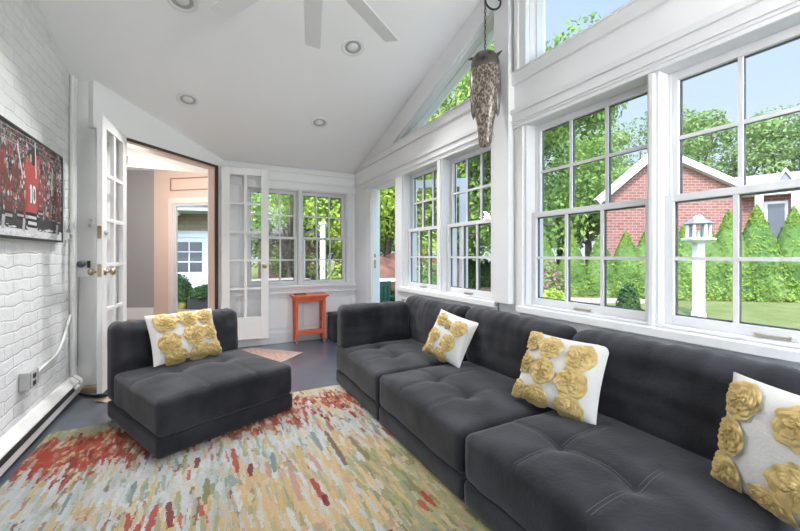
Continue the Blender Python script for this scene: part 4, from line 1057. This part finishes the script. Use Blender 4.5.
# arborvitae hedge
def hedge_proto():
    rr = random.Random(5)
    def fn(r_):
        z = r_.random() ** 1.25; rad = .32 * (1 - z) ** .82 * (.88 + .12 * r_.random()) ; a = r_.uniform(0, 2 * PI); k = r_.uniform(.82, 1.08)
        return V(rad * k * math.cos(a), rad * k * math.sin(a), z * .98 + .01), V(math.cos(a), math.sin(a), .5).normalized()
    mb = MB(); leaves(mb, fn, 4200, .016, rr); f_ = mb.build('foliage', LM['hedge'])
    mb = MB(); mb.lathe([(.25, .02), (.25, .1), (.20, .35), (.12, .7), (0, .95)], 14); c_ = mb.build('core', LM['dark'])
    return f_, c_
hf, hc = hedge_proto(); first = True
HT = [(600, 10.9, 1.85), (626, 10.8, 1.95), (646, 10.6, 1.95), (666, 10.5, 2.05), (684, 10.5, 2.1), (706, 10.4, 2.15), (729, 10.3, 2.5), (757, 10.2, 2.62), (794, 10.0, 2.55), (832, 9.9, 2.6), (872, 9.8, 2.6), (572, 11.1, 1.85), (545, 11.5, 1.8)]
for i, (u, D, h) in enumerate(HT):
    root = thing('arborvitae', ['cone arborvitae at the left end of the brick gable', 'cone arborvitae below the brick gable slope', 'cone arborvitae left of the window mullion', 'cone arborvitae hidden half by the window mullion', 'cone arborvitae left of the white lamp post', 'cone arborvitae just behind the lamp post',
                 'tall cone arborvitae right of the lamp post', 'tallest cone arborvitae, right of the window muntin', 'cone arborvitae at the right picture edge', 'cone arborvitae just beyond the right picture edge', 'last cone arborvitae beyond the right picture edge', 'cone arborvitae under the tall leafy tree', 'leftmost cone arborvitae of the hedge'][i], 'shrub', look(u, D, GZ), i * 1.7, 'arborvitae hedge along the brick house')
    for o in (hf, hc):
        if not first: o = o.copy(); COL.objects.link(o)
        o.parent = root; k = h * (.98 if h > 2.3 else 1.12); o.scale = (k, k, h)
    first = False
# low hedge fill between the cones
def bush(u, D, rx, ry, h, kind, n, label, cat='shrub', name='shrub', size=.05, seed=1, z0=GZ, flowers=None, group=None):
    rr = random.Random(seed); p = look(u, D, z0); root = thing(name, label, cat, p, 0, group)
    def fn(r_):
        d_ = V(r_.gauss(0, 1), r_.gauss(0, 1), abs(r_.gauss(0, 1)) * 1.0).normalized(); k = r_.uniform(.8, 1.05); return V(d_.x * rx * k, d_.y * ry * k, .02 + d_.z * h * k), d_
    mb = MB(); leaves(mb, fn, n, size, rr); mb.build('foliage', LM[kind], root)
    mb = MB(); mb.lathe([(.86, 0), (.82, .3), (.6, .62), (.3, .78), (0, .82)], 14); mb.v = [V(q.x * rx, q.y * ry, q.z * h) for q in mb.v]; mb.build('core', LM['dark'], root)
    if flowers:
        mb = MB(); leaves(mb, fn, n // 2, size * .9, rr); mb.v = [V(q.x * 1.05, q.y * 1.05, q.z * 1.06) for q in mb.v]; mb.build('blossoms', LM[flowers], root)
    return root
bush(628, 7.2, .22, .22, .62, 'box', 1300, 'small dark green shrub on the lawn before the hedge', size=.03, seed=31)
bush(551, 7.6, .50, .45, .48, 'lime', 1200, 'yellow-green low shrub at the left of the lamp post lawn', size=.04, seed=32)
bush(548, 8.6, .42, .4, .98, 'mid', 1200, 'pale flowering shrub behind the yellow-green shrub', size=.04, seed=33, flowers='pink')
bush(478, 15, 2.2, 1.0, 1.05, 'box', 1800, 'dark shrub row at the far edge of the lawn', size=.08, seed=34)
bush(425, 8.5, .7, .6, 1.0, 'mid', 1400, 'mid green shrub behind the storm door glass', size=.05, seed=35)
bush(434, 5.6, .32, .3, .55, 'mid', 1000, 'low plant outside the window beside the doorway', size=.035, seed=41)
bush(383, 6.4, .45, .4, .62, 'box', 1300, 'green shrub beside the patio seen through the side doorway', size=.04, seed=36)
bush(322, 6.9, .30, .28, .62, 'lime', 1000, 'lime green shrub under the right end window', size=.035, seed=37)
bush(308, 6.0, .30, .3, .66, 'lime', 1000, 'lime green shrub left of the pink flowers', size=.035, seed=42)
bush(340, 7.2, .34, .3, .98, 'mid', 1100, 'yellow flower bush in the right end window', size=.04, seed=38, flowers='yel')
bush(339, 6.2, .30, .26, .66, 'mid', 1000, 'pink flower bush below the yellow flowers', size=.035, seed=39, flowers='pink')
bq = look(398, 9.4, GZ)
tag(MB().rbox(-1.6, 1.6, -1.1, 1.1, -.4, 1.22, .75, .12, lambda p, u, v, w_: p + V(u, v, w_) * .16 * noise.noise(p * 2.1)).build('mulch_bank', mat('red mulch', (.10, .045, .03), .95, .1, (.16, .08, .055), 6, 6)), 'reddish mulch bank below the lime tree', 'garden bed', kind='structure').location = bq
# white garden table and green chair seen through the doorway
gt = thing('garden_table', 'white garden table on the patio seen through the side doorway', 'table', look(391, 7.4, GZ))
mb = MB().lathe([(0, .70), (.36, .70), (.38, .715), (.36, .73), (0, .73)], 24); mb.build('tabletop', M_SASH, gt)
for k in range(4): MB().tube([(.26 * math.cos(k * PI / 2 + .5), .26 * math.sin(k * PI / 2 + .5), 0), (.2 * math.cos(k * PI / 2 + .5), .2 * math.sin(k * PI / 2 + .5), .70)], .018).build('leg', M_SASH, gt)
M_GREENP = mat('dark green resin', (.02, .09, .06), .4)
gc = thing('garden_chair', 'dark green garden chair on the patio seen through the side doorway', 'chair', look(391, 5.3, GZ), .4)
MB().rbox(-.22, .22, -.22, .22, .36, .40, .018, .05).build('seat', M_GREENP, gc)
mb = MB()
for k in range(5): mb.box(-.20 + k * .09, -.15 + k * .09, .19, .215, .40, .78)
mb.box(-.22, .22, .185, .22, .76, .82); mb.build('backrest', M_GREENP, gc)
for s in (-1, 1):
    MB().box(s * .22 - .02, s * .22 + .02, -.22, .2, .55, .58).build('armrest', M_GREENP, gc)
    for t_ in (-1, 1): MB().box(s * .2 - .02, s * .2 + .02, t_ * .2 - .02, t_ * .2 + .02, 0, .56 if t_ < 0 else .38).build('leg', M_GREENP, gc)
# picnic bench in the left end window, brown shed and white pergola posts behind
M_GREYWD = mat('weathered grey wood', (.30, .26, .22), .85, .2, (.20, .17, .14), 8, 4)
pb = thing('picnic_table', 'weathered picnic table outside the left end window', 'table', look(272, 7.6, GZ), .2)
mb = MB()
for k in range(5): mb.box(-.7, .7, -.34 + k * .14, -.22 + k * .14, .68, .715)
mb.build('tabletop', M_GREYWD, pb)
for s in (-1, 1):
    mb = MB(); [mb.box(-.7, .7, s * .62 + k * .13 - .12, s * .62 + k * .13 - .01, .40, .43) for k in (0, 1)]; mb.build('bench', M_GREYWD, pb)
    mb = MB(); mb.tube([(s * .5, -.55, 0), (s * .5, -.25, .68)], .035, 6); mb.tube([(s * .5, .55, 0), (s * .5, .25, .68)], .035, 6); mb.box(s * .5 - .02, s * .5 + .02, -.68, .68, .36, .40); mb.build('trestle', M_GREYWD, pb)
sh = thing('shed', 'dark brown garden shed behind the end windows', 'shed', look(287, 9.6, GZ), -TH)
MB().box(-.75, .75, 0, 1.4, 0, 1.75).build('wall', mat('brown siding', (.10, .055, .04), .8, .2, (.07, .04, .03), 12, 3), sh)
MB().prism([(-.9, -.15, 1.70), (.9, -.15, 1.70), (.9, .7, 2.05), (-.9, .7, 2.05)], (0, 0, .06)).prism([(-.9, 1.55, 1.70), (.9, 1.55, 1.70), (.9, .7, 2.05), (-.9, .7, 2.05)], (0, 0, .06)).build('roof', mat('dark shingles', (.08, .075, .07), .9), sh)
for i, (u, D) in enumerate(((302, 8.0), (323, 8.3))):
    po = thing('garden_post', ['white garden post left of the yellow flowers', 'white garden post behind the yellow flowers'][i], 'post', look(u, D, GZ), -TH, 'white garden posts outside the end window')
    MB().box(-.055, .055, -.055, .055, 0, 1.9 if i else 1.55).build('shaft', M_SASH, po); MB().box(-.08, .08, -.08, .08, (1.9 if i else 1.55), (1.95 if i else 1.60)).build('cap', M_SASH, po)

# white lamp post with a lantern
lp = thing('lamp_post', 'white square lamp post with a grey-roofed lantern on the lawn', 'lamp post', look(698.5, 7.2, GZ), -TH)
M_WHT = mat('white painted post', (.62, .62, .62), .5, .3)
MB().box(-.072, .072, -.072, .072, 0, 1.44).box(-.085, .085, -.085, .085, 0, .10).build('shaft', M_WHT, lp, bevel=.006)
MB().lathe([(0, 1.44), (.10, 1.44), (.27, 1.50), (.28, 1.53), (.22, 1.545), (0, 1.545)], 6, Matrix.Rotation(PI / 6, 4, 'Z'), False).build('tray', M_WHT, lp)
for k in range(6):
    a = k * PI / 3 + PI / 6; MB().box(-.018, .018, -.018, .018, 1.54, 1.80, Matrix.Translation((.175 * math.cos(a), .175 * math.sin(a), 0))).build('corner_post', M_WHT, lp)
MB().lathe([(.155, 1.545), (.155, 1.80)], 6, Matrix.Rotation(PI / 6, 4, 'Z'), False).build('glass', glass_mat('lantern glass', 1.1, (.85, .85, .83)), lp)
MB().tube([(0, 0, 1.545), (0, 0, 1.70)], .03).build('candle', M_COTTON, lp)
MB().lathe([(.0, 1.80), (.22, 1.80), (.24, 1.82), (.15, 1.90), (.09, 1.925), (0, 1.93)], 6, Matrix.Rotation(PI / 6, 4, 'Z'), False).build('roof', mat('grey lantern roof', (.15, .155, .17), .6), lp)
MB().lathe([(.09, 1.92), (.075, 1.96), (.04, 1.985), (0, 1.99)], 16).build('cap', M_WHT, lp)

# brick house with white rake boards
M_REDB = brick_mat('red brick', (.175, .065, .047), (.23, .10, .078), (.29, .20, .17), 1, .34, .12, .018, .2, 'xz', .9)
bh = thing('brick_house', 'red brick house with a white-trimmed gable behind the hedge', 'house', look(672, 16.0, GZ), -TH)
def rel(u, v, D=16.0):                       # local coordinates in the gable plane
    return ((u - 672) * D / 370.5, -(v - 255.65) * D / 370.5 + 1.05 - GZ)
gl = rel(603, 198); gr = rel(743, 190); ga = rel(656, 152)
MB().prism([(gl[0], 0, 0), (gr[0], 0, 0), (gr[0], 0, gr[1]), (ga[0], 0, ga[1]), (gl[0], 0, gl[1])], (5.0, 6.5, 0)).build('wall', M_REDB, bh)
mb = MB()
def rake(a, b, w_=.26):
    d_ = V(b[0] - a[0], 0, b[1] - a[1]).normalized(); n_ = V(-d_.z, 0, d_.x); n_ = n_ if n_.z > 0 else -n_
    A, B = V(a[0], -.25, a[1]) - n_ * .08, V(b[0], -.25, b[1]) - n_ * .08
    mb.prism([A, B, B + n_ * w_, A + n_ * w_], (0, .30, 0))
rake((gl[0] - .3, gl[1] - .23), ga); rake(ga, (gr[0] + .3, gr[1] - .12)); mb.build('rake_board', M_WHT, bh)
M_SHING = mat('grey shingles', (.25, .235, .24), .9, .2, (.19, .185, .19), 6, 5)
mb = MB(); 
for a, b in ((gl, ga), (ga, gr)): mb.prism([(a[0], -.2, a[1] + .10), (b[0], -.2, b[1] + .10), (b[0], -.2, b[1] + .2), (a[0], -.2, a[1] + .2)], (5.2, 6.8, 0))
mb.build('roof', M_SHING, bh)
# side wing turned towards the garden, with a porch
w0 = V(gr[0], 0, 0); wdir = V(3.2, -2.6, 0).normalized(); wn = V(wdir.y, -wdir.x, 0); wn = wn if wn.y < 0 else -wn
def wp(s, o, z): q = w0 + wdir * s + wn * o; return (q.x, q.y, z)
WL = 6.0
mb = MB(); mb.prism([wp(0, 0, 0), wp(WL, 0, 0), wp(WL, -4, 0), wp(0, -4, 0)], (0, 0, 3.75)); mb.build('wing_wall', M_REDB, bh)
mb = MB(); mb.prism([wp(-.1, .45, 3.85), wp(-.1, -3.2, 5.0), wp(-.1, -3.2, 5.12), wp(-.1, .45, 3.98)], tuple(wdir * (WL + .3))); mb.build('wing_roof', M_SHING, bh)
mb = MB(); mb.prism([wp(-.1, .48, 3.70), wp(WL, .48, 3.70), wp(WL, .38, 3.70), wp(-.1, .38, 3.70)], (0, 0, .26)); mb.prism([wp(-.1, .4, 3.70), wp(WL, .4, 3.70), wp(WL, .0, 3.70), wp(-.1, .0, 3.70)], (0, 0, .06)); mb.build('fascia', M_WHT, bh)
M_DGL = mat('dark house glass', (.05, .055, .065), .1, .6)
for s0, s1 in ((.75, 1.25), (1.75, 2.35), (2.8, 3.4), (4.0, 4.6)):
    fr_ = MB(); fr_.prism([wp(s0 - .1, .06, 1.5), wp(s1 + .1, .06, 1.5), wp(s1 + .1, .0, 1.5), wp(s0 - .1, .0, 1.5)], (0, 0, 1.95)); fo = fr_.build('window', M_WHT, bh)
    g_ = MB(); g_.prism([wp(s0, .08, 1.6), wp(s1, .08, 1.6), wp(s1, .05, 1.6), wp(s0, .05, 1.6)], (0, 0, 1.75)); g_.build('pane', M_DGL, fo)
for s in (.45, 1.5, 2.6, 3.7):
    p_ = MB(); q = wp(s, .55, 0); p_.box(q[0] - .09, q[0] + .09, q[1] - .09, q[1] + .09, 0, 3.7); p_.build('porch_post', M_WHT, bh)
# dormer on the wing
mb = MB(); mb.prism([wp(.9, -.2, 4.05), wp(1.7, -.2, 4.05), wp(1.3, -.2, 4.75)], tuple(-wn * 1.6)); mb.build('dormer', M_SHING, bh)
mb = MB(); mb.prism([wp(.82, -.12, 4.0), wp(1.30, -.12, 4.84), wp(1.30, -.12, 4.70), wp(.92, -.12, 4.0)], tuple(-wn * .1)); mb.prism([wp(1.78, -.12, 4.0), wp(1.30, -.12, 4.84), wp(1.30, -.12, 4.70), wp(1.68, -.12, 4.0)], tuple(-wn * .1)); mb.build('dormer_trim', M_WHT, bh)

# white cottage seen through the hall, with clipped boxwood and planter
ct = thing('cottage', 'white cottage with a six-pane door seen through the hall', 'cottage', look(190, 11.5, -.25), -math.atan2(look(190, 11.5).x * 0 + SN, CS) + .20)
k_ = 11.5 / 370.5
MB().box(-2.4, 1.15, 0, 3, 0, 2.75).build('wall', mat('white siding', (.58, .58, .58), .7, .2), ct)
MB().box(-2.4, 1.15, -.03, 0, 2.08, 2.72).build('stone_band', brick_mat('tan stone', (.24, .19, .135), (.30, .24, .18), (.20, .17, .135), 1, .3, .12, .015, .3, 'xz'), ct)
MB().box(-2.8, 1.3, -.95, .02, 2.60, 2.76).prism([(-2.8, -1.0, 2.74), (1.3, -1.0, 2.74), (1.3, 1.6, 3.9), (-2.8, 1.6, 3.9)], (0, 0, .08)).build('roof', mat('pale roof', (.42, .44, .46), .8, .2, (.34, .36, .38), 5, 4), ct)
dr = MB().box(-.44, .44, -.05, 0, .0, 1.86).build('door', M_WHT, ct)
MB().box(-.36, .36, -.06, -.045, .80, 1.72).build('door_window', M_DGL, dr)
mb = MB(); mb.box(-.015, .015, -.075, -.06, .80, 1.72); [mb.box(-.36, .36, -.075, -.06, z - .015, z + .015) for z in (1.11, 1.42)]; mb.build('muntins', M_WHT, dr)
mb = MB(); mb.box(-.55, -.44, -.08, 0, 0, 1.97); mb.box(.44, .55, -.08, 0, 0, 1.97); mb.box(-.44, .44, -.08, 0, 1.86, 1.97); mb.build('door_casing', M_WHT, ct)
MB().lathe([(0, 0), (.03, .01), (.03, .05), (0, .06)], 10, Matrix.Translation((-.40, -.05, .72)) @ Matrix.Rotation(PI / 2, 4, 'X')).build('door_knob', M_IRON, dr)
br_ = []
for k in range(11):
    a = k / 10 * PI / 2; br_.append((-.55 + .55 * math.sin(a) - .12, 0, 1.60 + .70 * (1 - math.cos(a))))
mb = MB(); mb.prism([(-.85, -.6, 1.80), (-.70, -.6, 1.80), (-.68, -.6, 2.08), (-.58, -.6, 2.30), (-.40, -.6, 2.44), (-.10, -.6, 2.50), (-.10, -.6, 2.60), (-.85, -.6, 2.60)], (0, .12, 0)); mb.box(-.95, -.72, -.62, -.46, 0, 2.60); mb.build('porch_bracket', M_WHT, ct)
bush(178, 8.0, .30, .30, .52, 'box', 1600, 'round clipped boxwood in the pot before the cottage door', cat='boxwood', name='boxwood', size=.03, seed=51, z0=.10)
bp_ = thing('flower_pot', 'mustard pot holding the round boxwood', 'pot', look(178, 8.0, -.25))
MB().lathe([(0, 0), (.18, 0), (.24, .36), (.22, .36), (0, .34)], 20).build('body', mat('mustard glaze', (.34, .28, .08), .4), bp_)
bush(208, 8.1, .38, .22, .26, 'box', 1800, 'dark trailing greenery in the long black planter', cat='plant', name='planter_greenery', size=.03, seed=52, z0=.14)
pz = thing('planter', 'long black planter box before the cottage', 'planter', look(208, 8.1, -.25), -TH + .25)
MB().box(-.36, .36, -.18, .18, 0, .42).build('body', mat('black planter', (.02, .02, .022), .5), pz, bevel=.01)
